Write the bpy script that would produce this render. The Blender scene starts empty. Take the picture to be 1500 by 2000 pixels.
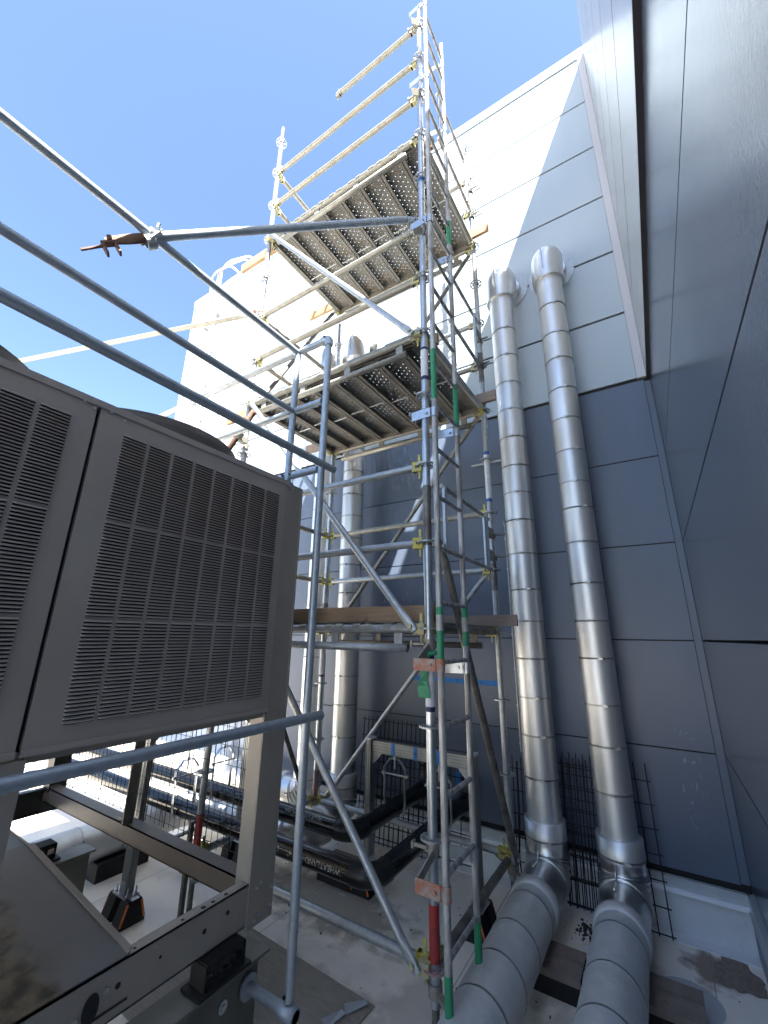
import bpy, math, random
from mathutils import Vector, Matrix
random.seed(7)
R = math.radians
S = bpy.context.scene
COL = S.collection
# ---------------------------------------------------------------- camera
F_PX, YAW, PITCH, ROLL = 806.39, -0.5665, 0.29138, 0.01392
cam_d = bpy.data.cameras.new('camera'); cam = bpy.data.objects.new('camera', cam_d); COL.objects.link(cam)
cam_d.sensor_fit = 'VERTICAL'; cam_d.sensor_height = 36.0; cam_d.lens = 36.0 * F_PX / 2000.0
cam_d.clip_start = 0.02; cam_d.clip_end = 3000
cy, sy, cp, sp = math.cos(YAW), math.sin(YAW), math.cos(PITCH), math.sin(PITCH)
fwd = Vector((sy*cp, cy*cp, sp)); rgt = Vector((cy, -sy, 0)); upv = rgt.cross(fwd)
r2 = rgt*math.cos(ROLL) + upv*math.sin(ROLL); u2 = -rgt*math.sin(ROLL) + upv*math.cos(ROLL)
cam.matrix_world = Matrix(((r2.x, u2.x, -fwd.x, 0), (r2.y, u2.y, -fwd.y, 0), (r2.z, u2.z, -fwd.z, 0), (0, 0, 0, 1)))
S.camera = cam
# ---------------------------------------------------------------- world, sun, exposure
SUN = Vector((0.419, -0.402, 1.0)).normalized()
el = math.asin(SUN.z); az = math.atan2(SUN.x, SUN.y)
w = bpy.data.worlds.new('World'); S.world = w; w.use_nodes = True
nt = w.node_tree; nt.nodes.clear()
sky = nt.nodes.new('ShaderNodeTexSky'); sky.sky_type = 'NISHITA'; sky.sun_disc = False
sky.sun_elevation = el; sky.sun_rotation = az; sky.altitude = 50; sky.air_density = 1.0; sky.dust_density = 0.9; sky.ozone_density = 3.0
bg = nt.nodes.new('ShaderNodeBackground'); bg.inputs['Strength'].default_value = 0.058
wo = nt.nodes.new('ShaderNodeOutputWorld')
nt.links.new(sky.outputs[0], bg.inputs[0]); nt.links.new(bg.outputs[0], wo.inputs[0])
sd = bpy.data.lights.new('sun', 'SUN'); sd.energy = 5.0; sd.angle = R(0.5); sd.color = (1.0, 0.95, 0.87)
sun = bpy.data.objects.new('sun', sd); COL.objects.link(sun); sun.rotation_euler = SUN.to_track_quat('Z', 'Y').to_euler()
S.view_settings.view_transform = 'Standard'; S.view_settings.look = 'None'
S.view_settings.exposure = 2.85; S.view_settings.gamma = 1.0; S.view_settings.use_curve_mapping = False

# ---------------------------------------------------------------- materials
def mat(name, col, rough=0.5, metal=0.0, col2=None, nscale=8.0, mix=(0.35, 0.65), bump=0.0, bscale=60.0, stretch=None,
        rough2=None, dirt=None, dscale=2.5, dlim=(0.5, 0.7), spec=None, detail=6.0):
    m = bpy.data.materials.new(name); m.use_nodes = True
    t = m.node_tree; b = t.nodes['Principled BSDF']; L = t.links.new
    b.inputs['Metallic'].default_value = metal; b.inputs['Roughness'].default_value = rough
    if spec is not None: b.inputs['Specular IOR Level'].default_value = spec
    b.inputs['Base Color'].default_value = (*col, 1)
    tc = t.nodes.new('ShaderNodeTexCoord'); vec = tc.outputs['Object']
    if stretch:
        mp = t.nodes.new('ShaderNodeMapping'); mp.inputs['Scale'].default_value = stretch; L(vec, mp.inputs[0]); vec = mp.outputs[0]
    cur = None
    if col2 is not None:
        n = t.nodes.new('ShaderNodeTexNoise'); n.inputs['Scale'].default_value = nscale; n.inputs['Detail'].default_value = detail
        n.inputs['Roughness'].default_value = 0.65; L(vec, n.inputs['Vector'])
        mr = t.nodes.new('ShaderNodeMapRange'); mr.inputs[1].default_value = mix[0]; mr.inputs[2].default_value = mix[1]; L(n.outputs[0], mr.inputs[0])
        mx = t.nodes.new('ShaderNodeMix'); mx.data_type = 'RGBA'; L(mr.outputs[0], mx.inputs[0])
        mx.inputs[6].default_value = (*col, 1); mx.inputs[7].default_value = (*col2, 1); cur = mx.outputs[2]
        if rough2 is not None:
            rr = t.nodes.new('ShaderNodeMapRange'); L(mr.outputs[0], rr.inputs[0]); rr.inputs[3].default_value = rough; rr.inputs[4].default_value = rough2
            L(rr.outputs[0], b.inputs['Roughness'])
    if dirt is not None:
        n2 = t.nodes.new('ShaderNodeTexNoise'); n2.inputs['Scale'].default_value = dscale; n2.inputs['Detail'].default_value = 8; n2.inputs['Roughness'].default_value = 0.7
        L(tc.outputs['Object'], n2.inputs['Vector'])
        m2 = t.nodes.new('ShaderNodeMapRange'); m2.inputs[1].default_value = dlim[0]; m2.inputs[2].default_value = dlim[1]; L(n2.outputs[0], m2.inputs[0])
        mx2 = t.nodes.new('ShaderNodeMix'); mx2.data_type = 'RGBA'; L(m2.outputs[0], mx2.inputs[0])
        if cur: L(cur, mx2.inputs[6])
        else: mx2.inputs[6].default_value = (*col, 1)
        mx2.inputs[7].default_value = (*dirt, 1); cur = mx2.outputs[2]
    if cur: L(cur, b.inputs['Base Color'])
    if bump:
        nb = t.nodes.new('ShaderNodeTexNoise'); nb.inputs['Scale'].default_value = bscale; nb.inputs['Detail'].default_value = 3; L(vec, nb.inputs['Vector'])
        bp = t.nodes.new('ShaderNodeBump'); bp.inputs['Strength'].default_value = bump; bp.inputs['Distance'].default_value = 0.003
        L(nb.outputs[0], bp.inputs['Height']); L(bp.outputs[0], b.inputs['Normal'])
    return m
M = dict(
 galv=mat('galvanised_tube', (.44,.47,.49), .38, .65, (.31,.33,.345), 26, (.3,.7), .08, 90, rough2=.5, dirt=(.30,.27,.22), dscale=6, dlim=(.56,.75)),
 galv_new=mat('bright_galvanised_tube', (.52,.56,.60), .30, .85, (.40,.43,.46), 30, (.3,.7), .04, 90, rough2=.38),
 galv_old=mat('weathered_galvanised_tube', (.34,.335,.30), .48, .5, (.25,.24,.205), 18, (.3,.7), .12, 70, rough2=.6, dirt=(.22,.19,.15), dscale=9, dlim=(.60,.85)),
 dark_tube=mat('dull_dark_tube', (.22,.21,.19), .5, .6, (.12,.11,.10), 14, (.35,.65), .1, 60, rough2=.6),
 rail=mat('blue_grey_galvanised_rail', (.42,.48,.54), .42, .6, (.32,.37,.42), 22, (.3,.7), .1, 60, rough2=.52, dirt=(.28,.26,.23), dscale=7, dlim=(.62,.78)),
 ladder=mat('worn_ladder_tube', (.50,.51,.51), .45, .5, (.26,.245,.23), 20, (.38,.62), .15, 80, stretch=(1,1,.25), rough2=.6),
 yellow=mat('yellow_painted_steel', (.52,.47,.09), .5, .1, (.34,.32,.17), 25, (.45,.65), .1, 80),
 yellow_old=mat('faded_yellow_paint', (.50,.47,.20), .55, .3, (.36,.34,.28), 20, (.4,.6), .1, 80),
 green=mat('green_paint', (.02,.24,.11), .45, 0, (.05,.16,.10), 22, (.5,.75), .05, 60),
 red=mat('red_paint', (.33,.025,.025), .5, 0, (.16,.03,.03), 22, (.45,.7), .1, 60),
 pink=mat('faded_red_paint', (.33,.17,.18), .6, .2, (.25,.22,.22), 30, (.4,.6), .1, 60),
 orange_worn=mat('worn_orange_paint', (.40,.15,.09), .55, .1, (.33,.31,.29), 28, (.42,.6), .08, 60),
 navy=mat('navy_tape', (.01,.015,.07), .5), white_tape=mat('white_sticker', (.68,.70,.73), .5, 0, (.55,.57,.62), 30),
 bluetape=mat('blue_masking_tape', (.02,.20,.55), .6, 0, (.015,.15,.42), 12),
 tagbl=mat('blue_band', (.02,.10,.35), .5),
 ink=mat('black_ink', (.01,.01,.015), .6), whiteink=mat('white_print', (.42,.44,.43), .6, 0, (.06,.06,.06), 70, (.42,.62)),
 deck=mat('steel_deck_plank', (.26,.25,.23), .5, .4, (.155,.145,.125), 9, (.3,.7), .1, 60, rough2=.62, dirt=(.10,.075,.05), dscale=5, dlim=(.6,.75)),
 wood=mat('sawn_timber', (.40,.26,.14), .75, 0, (.26,.16,.085), 4, (.3,.7), .3, 20, stretch=(1.2,14,14), dirt=(.14,.10,.07), dscale=8, dlim=(.62,.72)),
 wood_mid=mat('handled_timber', (.33,.225,.14), .8, 0, (.22,.145,.09), 4, (.3,.7), .3, 20, stretch=(1.2,14,14), dirt=(.12,.09,.07), dscale=9, dlim=(.58,.72)),
 wood_grey=mat('weathered_timber', (.32,.24,.19), .8, 0, (.20,.15,.12), 4, (.3,.7), .3, 20, stretch=(1.2,14,14), dirt=(.55,.5,.46), dscale=14, dlim=(.68,.75)),
 rust=mat('rusty_tube', (.15,.09,.065), .75, .2, (.10,.052,.036), 16, (.3,.7), .3, 60),
 alu=mat('aluminium_jacket', (.76,.755,.74), .40, .85, (.66,.655,.645), 3.5, (.3,.7), .05, 14, rough2=.48, stretch=(1,1,.5)),
 alu_b=mat('aluminium_jacket_warm', (.76,.75,.72), .42, .85, (.66,.65,.63), 4.5, (.3,.7), .05, 14, rough2=.50, stretch=(1,1,.5)),
 alu_c=mat('aluminium_jacket_cool', (.71,.725,.735), .38, .85, (.62,.63,.64), 5.5, (.3,.7), .07, 12, rough2=.47, stretch=(1,1,.4)),
 alu_floor_b=mat('scuffed_aluminium_jacket', (.66,.67,.66), .48, .45, (.54,.55,.555), 7, (.3,.7), .15, 24, rough2=.62, dirt=(.80,.80,.79), dscale=5, dlim=(.58,.74)),
 alu_elbow=mat('dented_aluminium', (.72,.71,.69), .27, 1, (.60,.60,.59), 7, (.3,.7), .12, 9, rough2=.36),
 alu_floor=mat('dull_aluminium_jacket', (.72,.72,.70), .42, .55, (.56,.57,.57), 5, (.3,.7), .12, 20, rough2=.68, dirt=(.78,.78,.76), dscale=6, dlim=(.60,.8)),
 band=mat('steel_band', (.44,.44,.43), .4, .8),
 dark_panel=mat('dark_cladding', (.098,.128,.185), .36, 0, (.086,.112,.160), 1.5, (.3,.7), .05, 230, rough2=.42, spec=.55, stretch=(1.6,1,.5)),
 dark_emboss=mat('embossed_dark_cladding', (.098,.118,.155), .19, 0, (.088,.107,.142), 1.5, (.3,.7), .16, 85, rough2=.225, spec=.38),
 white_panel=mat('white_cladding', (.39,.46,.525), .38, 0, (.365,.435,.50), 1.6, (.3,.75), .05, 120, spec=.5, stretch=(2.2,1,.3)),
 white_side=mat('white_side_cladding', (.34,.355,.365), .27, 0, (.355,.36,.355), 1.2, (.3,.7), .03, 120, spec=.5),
 trim_w=mat('pale_grey_trim', (.50,.50,.53), .4, .1), trim_dark=mat('dark_trim', (.045,.04,.048), .4),
 gap=mat('shadow_gap', (.008,.008,.009), .8),
 flashing=mat('metal_flashing', (.50,.53,.55), .4, .3, (.44,.47,.49), 6), lip=mat('bright_flashing_lip', (.85,.87,.90), .4),
 membrane_wall=mat('membrane_upstand', (.74,.76,.76), .5, 0, (.66,.68,.68), 3, dirt=(.42,.34,.26), dscale=3, dlim=(.62,.8)),
 hvac=mat('grey_cabinet_paint', (.345,.31,.29), .45, .05, (.31,.28,.262), 2.0, (.3,.7), .04, 60, rough2=.52, dirt=(.38,.36,.35), dscale=1.2, dlim=(.5,.75)),
 hvac_frame=mat('grey_frame_paint', (.31,.285,.25), .48, .05, (.26,.24,.22), 5, (.3,.7), .06, 50, rough2=.55),
 hvac_shaded=mat('shaded_inner_frame', (.12,.10,.085), .5, .1, (.09,.075,.065), 5),  # frame paint darkened for the inner channels, shade under the cabinet in the colour
 hvac_far_shaded=mat('shaded_far_frame', (.035,.031,.028), .55, .1),  # far legs and channel: same frame, deep shade painted into its colour
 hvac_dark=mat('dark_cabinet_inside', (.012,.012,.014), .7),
 pan=mat('drain_pan_steel', (.15,.158,.168), .5, .2, (.125,.13,.138), 3, (.3,.7), .06, 40),
 shroud=mat('fan_shroud', (.10,.085,.08), .5, .2, (.08,.07,.065), 6),
 beam=mat('painted_steel_beam', (.17,.17,.15), .55, .1, (.12,.118,.10), 6, (.3,.7), .1, 40, dirt=(.22,.19,.14), dscale=8, dlim=(.62,.75)),
 rubber=mat('black_rubber', (.004,.004,.005), .65, 0, (.008,.008,.008), 40, bump=.3, bscale=200),
 pipe=mat('black_coated_pipe', (.005,.005,.006), .14, 0, (.009,.009,.009), 12, (.4,.7), .04, 30, rough2=.26),
 pipe_fit=mat('dull_black_fitting', (.006,.006,.007), .36, 0, (.010,.010,.010), 12, bump=.2, bscale=60),
 orange=mat('orange_reflector', (.62,.16,.03), .4),
 strut=mat('ribbed_aluminium_profile', (.36,.37,.37), .42, .85, (.29,.30,.30), 12, stretch=(1,1,.2)),
 zinc=mat('zinc_plated', (.60,.62,.64), .3, .9, (.48,.5,.52), 20),
 wire=mat('black_wire', (.012,.012,.014), .5, .3), wire_grey=mat('coated_mesh_wire', (.03,.028,.026), .5, .4),
 cap=mat('white_plastic_cap', (.66,.68,.72), .4), brown_cap=mat('brown_support_top', (.25,.20,.17), .6, .1, (.19,.155,.13), 10, bump=.1),
 mud=mat('dried_mud', (.30,.23,.18), .9, 0, (.20,.155,.125), 30, bump=.4, bscale=80),
 mat_floor=mat('grey_walkway_mat', (.30,.27,.23), .85, 0, (.23,.21,.18), 10, bump=.5, bscale=50, stretch=(1,5,1)),
 patch=mat('grey_membrane_patch', (.42,.44,.45), .6), greytape=mat('silver_tape', (.42,.45,.49), .45, .2),
 paper=mat('white_paper', (.75,.76,.78), .6), debris=mat('dark_grit', (.05,.045,.04), .8),
 cable=mat('grey_conduit', (.42,.44,.46), .4, .5), whitepipe=mat('white_downpipe', (.42,.42,.41), .45),
 parapet=mat('pale_parapet', (.50,.44,.36), .8), ground=mat('distant_ground', (.20,.19,.16), .9),
)
# roof membrane: pale sheet with welded laps, rusty runs beneath the supports and footprints of dirt
def floor_mat():
    m = mat('white_roof_membrane', (.82,.755,.65), .62, 0, (.86,.80,.71), 1.6, (.3,.7), .25, 45, dirt=(.56,.50,.41), dscale=1.7, dlim=(.56,.80))
    t = m.node_tree; L = t.links.new; b = t.nodes['Principled BSDF']
    prev = b.inputs['Base Color'].links[0].from_socket
    tc = [n for n in t.nodes if n.type == 'TEX_COORD'][0]
    def blob(px, py, rad, colr, amt, prev):
        sx = t.nodes.new('ShaderNodeVectorMath'); sx.operation = 'SUBTRACT'; L(tc.outputs['Object'], sx.inputs[0]); sx.inputs[1].default_value = (px, py, 0)
        sc = t.nodes.new('ShaderNodeVectorMath'); sc.operation = 'MULTIPLY'; L(sx.outputs[0], sc.inputs[0]); sc.inputs[1].default_value = (1/rad[0], 1/rad[1], 0)
        ln = t.nodes.new('ShaderNodeVectorMath'); ln.operation = 'LENGTH'; L(sc.outputs[0], ln.inputs[0])
        nz = t.nodes.new('ShaderNodeTexNoise'); nz.inputs['Scale'].default_value = 9; nz.inputs['Detail'].default_value = 7; L(tc.outputs['Object'], nz.inputs['Vector'])
        ad = t.nodes.new('ShaderNodeMath'); ad.operation = 'MULTIPLY_ADD'; L(nz.outputs[0], ad.inputs[0]); ad.inputs[1].default_value = 1.5; L(ln.outputs['Value'], ad.inputs[2])
        mr = t.nodes.new('ShaderNodeMapRange'); mr.inputs[1].default_value = 1.75; mr.inputs[2].default_value = 1.35; mr.inputs[4].default_value = amt; L(ad.outputs[0], mr.inputs[0])
        mx = t.nodes.new('ShaderNodeMix'); mx.data_type = 'RGBA'; L(mr.outputs[0], mx.inputs[0]); L(prev, mx.inputs[6]); mx.inputs[7].default_value = (*colr, 1)
        return mx.outputs[2]
    for (x, y, rad, c, a) in ((.02,3.72,(.17,.20),(.24,.17,.12),.9), (-.42,3.35,(.30,.30),(.24,.21,.15),.6), (-.42,2.75,(.5,.35),(.30,.27,.21),.6),
                              (-2.35,2.95,(.8,.35),(.20,.18,.14),.75), (-4.5,2.0,(.45,.35),(.30,.21,.12),.8), (-2.0,2.2,(.7,.3),(.33,.31,.27),.5), (-1.3,2.4,(.3,.4),(.36,.33,.29),.5)):
        prev = blob(x, y, rad, c, a, prev)
    w_ = t.nodes.new('ShaderNodeTexWave'); w_.wave_type = 'BANDS'; w_.bands_direction = 'X'; w_.inputs['Scale'].default_value = .33
    # narrow lap lines every ~0.95 m
    sep = t.nodes.new('ShaderNodeSeparateXYZ'); L(tc.outputs['Object'], sep.inputs[0])
    fr = t.nodes.new('ShaderNodeMath'); fr.operation = 'PINGPONG'; L(sep.outputs[0], fr.inputs[0]); fr.inputs[1].default_value = .62
    lt = t.nodes.new('ShaderNodeMath'); lt.operation = 'LESS_THAN'; L(fr.outputs[0], lt.inputs[0]); lt.inputs[1].default_value = .0035
    mu = t.nodes.new('ShaderNodeMath'); mu.operation = 'MULTIPLY'; L(lt.outputs[0], mu.inputs[0]); mu.inputs[1].default_value = .6
    mx = t.nodes.new('ShaderNodeMix'); mx.data_type = 'RGBA'; L(mu.outputs[0], mx.inputs[0]); L(prev, mx.inputs[6]); mx.inputs[7].default_value = (.2,.18,.15,1)
    t.nodes.remove(w_)
    L(mx.outputs[2], b.inputs['Base Color'])
    return m
def scuff(m, spots):
    t = m.node_tree; L = t.links.new; b = t.nodes['Principled BSDF']; prev = b.inputs['Base Color'].links[0].from_socket
    tc = [n for n in t.nodes if n.type == 'TEX_COORD'][0]
    for (p, rad) in spots:
        sx = t.nodes.new('ShaderNodeVectorMath'); sx.operation = 'SUBTRACT'; L(tc.outputs['Object'], sx.inputs[0]); sx.inputs[1].default_value = p
        sc = t.nodes.new('ShaderNodeVectorMath'); sc.operation = 'MULTIPLY'; L(sx.outputs[0], sc.inputs[0]); sc.inputs[1].default_value = [1/r for r in rad]
        ln = t.nodes.new('ShaderNodeVectorMath'); ln.operation = 'LENGTH'; L(sc.outputs[0], ln.inputs[0])
        mp = t.nodes.new('ShaderNodeMapping'); mp.inputs['Scale'].default_value = (22, 22, 9); L(tc.outputs['Object'], mp.inputs[0])
        nz = t.nodes.new('ShaderNodeTexNoise'); nz.inputs['Scale'].default_value = 2.2; nz.inputs['Detail'].default_value = 5; L(mp.outputs[0], nz.inputs['Vector'])
        a = t.nodes.new('ShaderNodeMapRange'); a.inputs[1].default_value = 1; a.inputs[2].default_value = .6; L(ln.outputs['Value'], a.inputs[0])
        c = t.nodes.new('ShaderNodeMapRange'); c.inputs[1].default_value = .60; c.inputs[2].default_value = .66; L(nz.outputs[0], c.inputs[0])
        mu = t.nodes.new('ShaderNodeMath'); mu.operation = 'MULTIPLY'; L(a.outputs[0], mu.inputs[0]); L(c.outputs[0], mu.inputs[1])
        m2 = t.nodes.new('ShaderNodeMath'); m2.operation = 'MULTIPLY'; L(mu.outputs[0], m2.inputs[0]); m2.inputs[1].default_value = .2
        mx = t.nodes.new('ShaderNodeMix'); mx.data_type = 'RGBA'; L(m2.outputs[0], mx.inputs[0]); L(prev, mx.inputs[6]); mx.inputs[7].default_value = (.5,.54,.6,1); prev = mx.outputs[2]
    L(prev, b.inputs['Base Color'])
scuff(M['dark_panel'], [((.06,4,-.95),(.10,.4,.42)), ((-2.1,4,.2),(.3,.4,.4))])
M['floor'] = floor_mat()
def pan_dirt():
    m = mat('rust_stained_pan', (.15,.158,.168), .5, .2, (.125,.13,.138), 3, (.3,.7), .15, 40)
    t = m.node_tree; L = t.links.new; b = t.nodes['Principled BSDF']; prev = b.inputs['Base Color'].links[0].from_socket
    tc = [n for n in t.nodes if n.type == 'TEX_COORD'][0]
    sep = t.nodes.new('ShaderNodeSeparateXYZ'); L(tc.outputs['Object'], sep.inputs[0])
    nz = t.nodes.new('ShaderNodeTexNoise'); nz.inputs['Scale'].default_value = 7; nz.inputs['Detail'].default_value = 9; L(tc.outputs['Object'], nz.inputs['Vector'])
    ad = t.nodes.new('ShaderNodeMath'); ad.operation = 'MULTIPLY_ADD'; L(nz.outputs[0], ad.inputs[0]); ad.inputs[1].default_value = .3; L(sep.outputs[1], ad.inputs[2])
    mr = t.nodes.new('ShaderNodeMapRange'); mr.inputs[1].default_value = 1.14; mr.inputs[2].default_value = 1.04; L(ad.outputs[0], mr.inputs[0])
    n3 = t.nodes.new('ShaderNodeTexNoise'); n3.inputs['Scale'].default_value = 14; n3.inputs['Detail'].default_value = 9; L(tc.outputs['Object'], n3.inputs['Vector'])
    cr = t.nodes.new('ShaderNodeValToRGB'); L(n3.outputs[0], cr.inputs[0]); cr.color_ramp.elements[0].position = .35; cr.color_ramp.elements[0].color = (.02,.018,.012,1); cr.color_ramp.elements[1].position = .62; cr.color_ramp.elements[1].color = (.16,.13,.09,1)
    mx = t.nodes.new('ShaderNodeMix'); mx.data_type = 'RGBA'; L(mr.outputs[0], mx.inputs[0]); L(prev, mx.inputs[6]); L(cr.outputs[0], mx.inputs[7]); L(mx.outputs[2], b.inputs['Base Color'])
    return m
M['pan_dirt'] = pan_dirt()

# ---------------------------------------------------------------- mesh building
V = Vector
def frame(d, up=None):
    d = V(d).normalized(); a = V(up) if up else (V((0, 0, 1)) if abs(d.z) < .95 else V((1, 0, 0)))
    x = a.cross(d).normalized(); y = d.cross(x).normalized(); return x, y, d
class MB:
    def __init__(s): s.v = []; s.f = []; s.sm = []; s.mi = []; s.cm = 0
    def add(s, vs, fs, smooth=False):
        o = len(s.v); s.v += [tuple(v) for v in vs]
        for i, f in enumerate(fs):
            s.f.append(tuple(o+k for k in f)); s.sm.append(smooth if isinstance(smooth, bool) else smooth[i]); s.mi.append(s.cm)
        return s
    def path(s, pts, rad, n=14, cap=True, closed=False):
        pts = [V(p) for p in pts]; k = len(pts); rs = rad if isinstance(rad, (list, tuple)) else [rad]*k
        x, y, _ = frame(pts[1]-pts[0]); vs = []; last = None
        for i, p in enumerate(pts):
            if closed: d = (pts[(i+1) % k]-pts[i-1]).normalized()
            elif i == 0: d = (pts[1]-pts[0]).normalized()
            elif i == k-1: d = (pts[-1]-pts[-2]).normalized()
            else:
                a = (pts[i]-pts[i-1]); b = (pts[i+1]-pts[i])
                a = a.normalized() if a.length > 1e-9 else b.normalized(); b = b.normalized() if b.length > 1e-9 else a
                d = (a+b).normalized()
            x = (x - d*x.dot(d)).normalized(); y = d.cross(x)
            for j in range(n):
                t = 2*math.pi*j/n; vs.append(p + x*math.cos(t)*rs[i] + y*math.sin(t)*rs[i])
        fs = []; sm = []
        for i in range(k if closed else k-1):
            i2 = (i+1) % k
            for j in range(n):
                fs.append((i*n+j, i*n+(j+1) % n, i2*n+(j+1) % n, i2*n+j)); sm.append(True)
        if cap and not closed:
            vs += vs[:n]+vs[(k-1)*n:k*n]
            fs.append(tuple(reversed(range(k*n, k*n+n)))); sm.append(False); fs.append(tuple(range(k*n+n, k*n+2*n))); sm.append(False)
        return s.add(vs, fs, sm)
    def tube(s, a, b, r, n=14, r2=None, cap=True): return s.path([a, b], [r, r if r2 is None else r2], n, cap)
    def hollow(s, a, b, r, t=.003, n=16, depth=.06):      # a tube whose end b is open
        a = V(a); b = V(b); d = (b-a).normalized()
        return s.path([a, b, b, b-d*depth], [r, r, r-t, r-t], n, True)
    def box(s, c, size, ax=None):
        c = V(c); hx, hy, hz = size[0]/2, size[1]/2, size[2]/2; X, Y, Z = ax if ax else (V((1,0,0)), V((0,1,0)), V((0,0,1)))
        vs = [c + X*(i*hx) + Y*(j*hy) + Z*(k*hz) for k in (-1, 1) for j in (-1, 1) for i in (-1, 1)]
        return s.add(vs, [(0,2,3,1),(4,5,7,6),(0,1,5,4),(2,6,7,3),(0,4,6,2),(1,3,7,5)])
    def bar(s, a, b, w, h, up=None):                       # rectangular bar from a to b, w across, h along up
        a = V(a); b = V(b); x, y, d = frame(b-a, up); return s.box((a+b)/2, (w, h, (b-a).length), (x, y, d))
    def prism(s, prof, a, b, up=None):                     # 2-D profile (x, y) swept from a to b
        a = V(a); b = V(b); x, y, d = frame(b-a, up); n = len(prof)
        vs = [a + x*p[0] + y*p[1] for p in prof] + [b + x*p[0] + y*p[1] for p in prof]
        return s.add(vs, [tuple(reversed(range(n))), tuple(range(n, 2*n))] + [(i, (i+1) % n, n+(i+1) % n, n+i) for i in range(n)])
    def annulus(s, c, d, ri, ro, h, n=24, up=None):
        x, y, d = frame(d, up); c = V(c); vs = []
        for z in (-h/2, h/2):
            for r in (ri, ro):
                for j in range(n):
                    t = 2*math.pi*j/n; vs.append(c + d*z + x*math.cos(t)*r + y*math.sin(t)*r)
        fs = []
        for j in range(n):
            k = (j+1) % n
            fs += [(j, k, n+k, n+j), (2*n+j, 3*n+j, 3*n+k, 2*n+k), (n+j, n+k, 3*n+k, 3*n+j), (j, 2*n+j, 2*n+k, k)]
        return s.add(vs, fs)
    def mesh(s, name, mats):
        me = bpy.data.meshes.new(name); me.from_pydata(s.v, [], s.f); me.polygons.foreach_set('use_smooth', s.sm)
        for m in (mats if isinstance(mats, (list, tuple)) else [mats]): me.materials.append(M[m] if isinstance(m, str) else m)
        me.polygons.foreach_set('material_index', s.mi); me.update(); return me
def fillet(pts, rad, seg=8):
    pts = [V(p) for p in pts]; out = [pts[0]]
    for i in range(1, len(pts)-1):
        a, p, b = pts[i-1], pts[i], pts[i+1]; u = (a-p).normalized(); v = (b-p).normalized(); ang = u.angle(v)
        tl = rad/math.tan(ang/2); c = p + (u+v).normalized()*(rad/math.sin(ang/2)); s0 = p+u*tl; s1 = p+v*tl
        for k in range(seg+1):
            t = k/seg; q = (s0-c).lerp(s1-c, t); out.append(c + q.normalized()*rad)
    out.append(pts[-1]); return out
class Thing:
    def __init__(s, name, label, cat, loc=(0,0,0), group=None):
        s.o = bpy.data.objects.new(name, None); COL.objects.link(s.o); s.o.location = loc; s.o.empty_display_size = .1
        s.o['label'] = label; s.o['category'] = cat; s.b = V(loc)
        if group: s.o['group'] = group
    def part(s, name, mb, mats, parent=None, label=None, kind=None):
        return s.inst(name, mb.mesh(name, mats), (0,0,0), parent=parent, label=label, kind=kind, world=True)
    def inst(s, name, me, loc, rot=None, parent=None, label=None, kind=None, world=False):
        o = bpy.data.objects.new(name, me); COL.objects.link(o); p = parent or s.o; o.parent = p
        base = s.b.copy()
        if parent is not None: base = base + V(p.location)
        o.location = V(loc) - base
        if rot is not None: o.rotation_euler = rot
        if label: o['label'] = label
        if kind: o['kind'] = kind
        return o
def single(name, mb, mats, label, cat, kind=None, group=None):
    o = bpy.data.objects.new(name, mb.mesh(name, mats)); COL.objects.link(o)
    if label: o['label'] = label
    if cat: o['category'] = cat
    if kind: o['kind'] = kind
    if group: o['group'] = group
    return o
def text_mesh(body, size, extr=.0006):
    cu = bpy.data.curves.new('lettering', 'FONT'); cu.body = body; cu.size = size; cu.extrude = extr; cu.align_x = 'CENTER'; cu.align_y = 'CENTER'
    o = bpy.data.objects.new('lettering', cu); COL.objects.link(o)
    dg = bpy.context.evaluated_depsgraph_get(); me = bpy.data.meshes.new_from_object(o.evaluated_get(dg)); bpy.data.objects.remove(o)
    return me

ZF = -1.88      # roof surface
# ================================================================ SETTING
def sheet(name, x0, x1, y0, y1, z, m, label=None):
    b = MB(); b.add([(x0,y0,z),(x1,y0,z),(x1,y1,z),(x0,y1,z)], [(0,1,2,3)]); o = single(name, b, m, label, None, 'structure'); return o
sheet('ground', -1500, 1500, -1500, 1500, ZF-9, 'ground')
b = MB(); b.box((-5.5, -1.0, ZF-.15), (19, 22, .3)); single('roof_floor', b, 'floor', None, None, 'structure')

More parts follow.
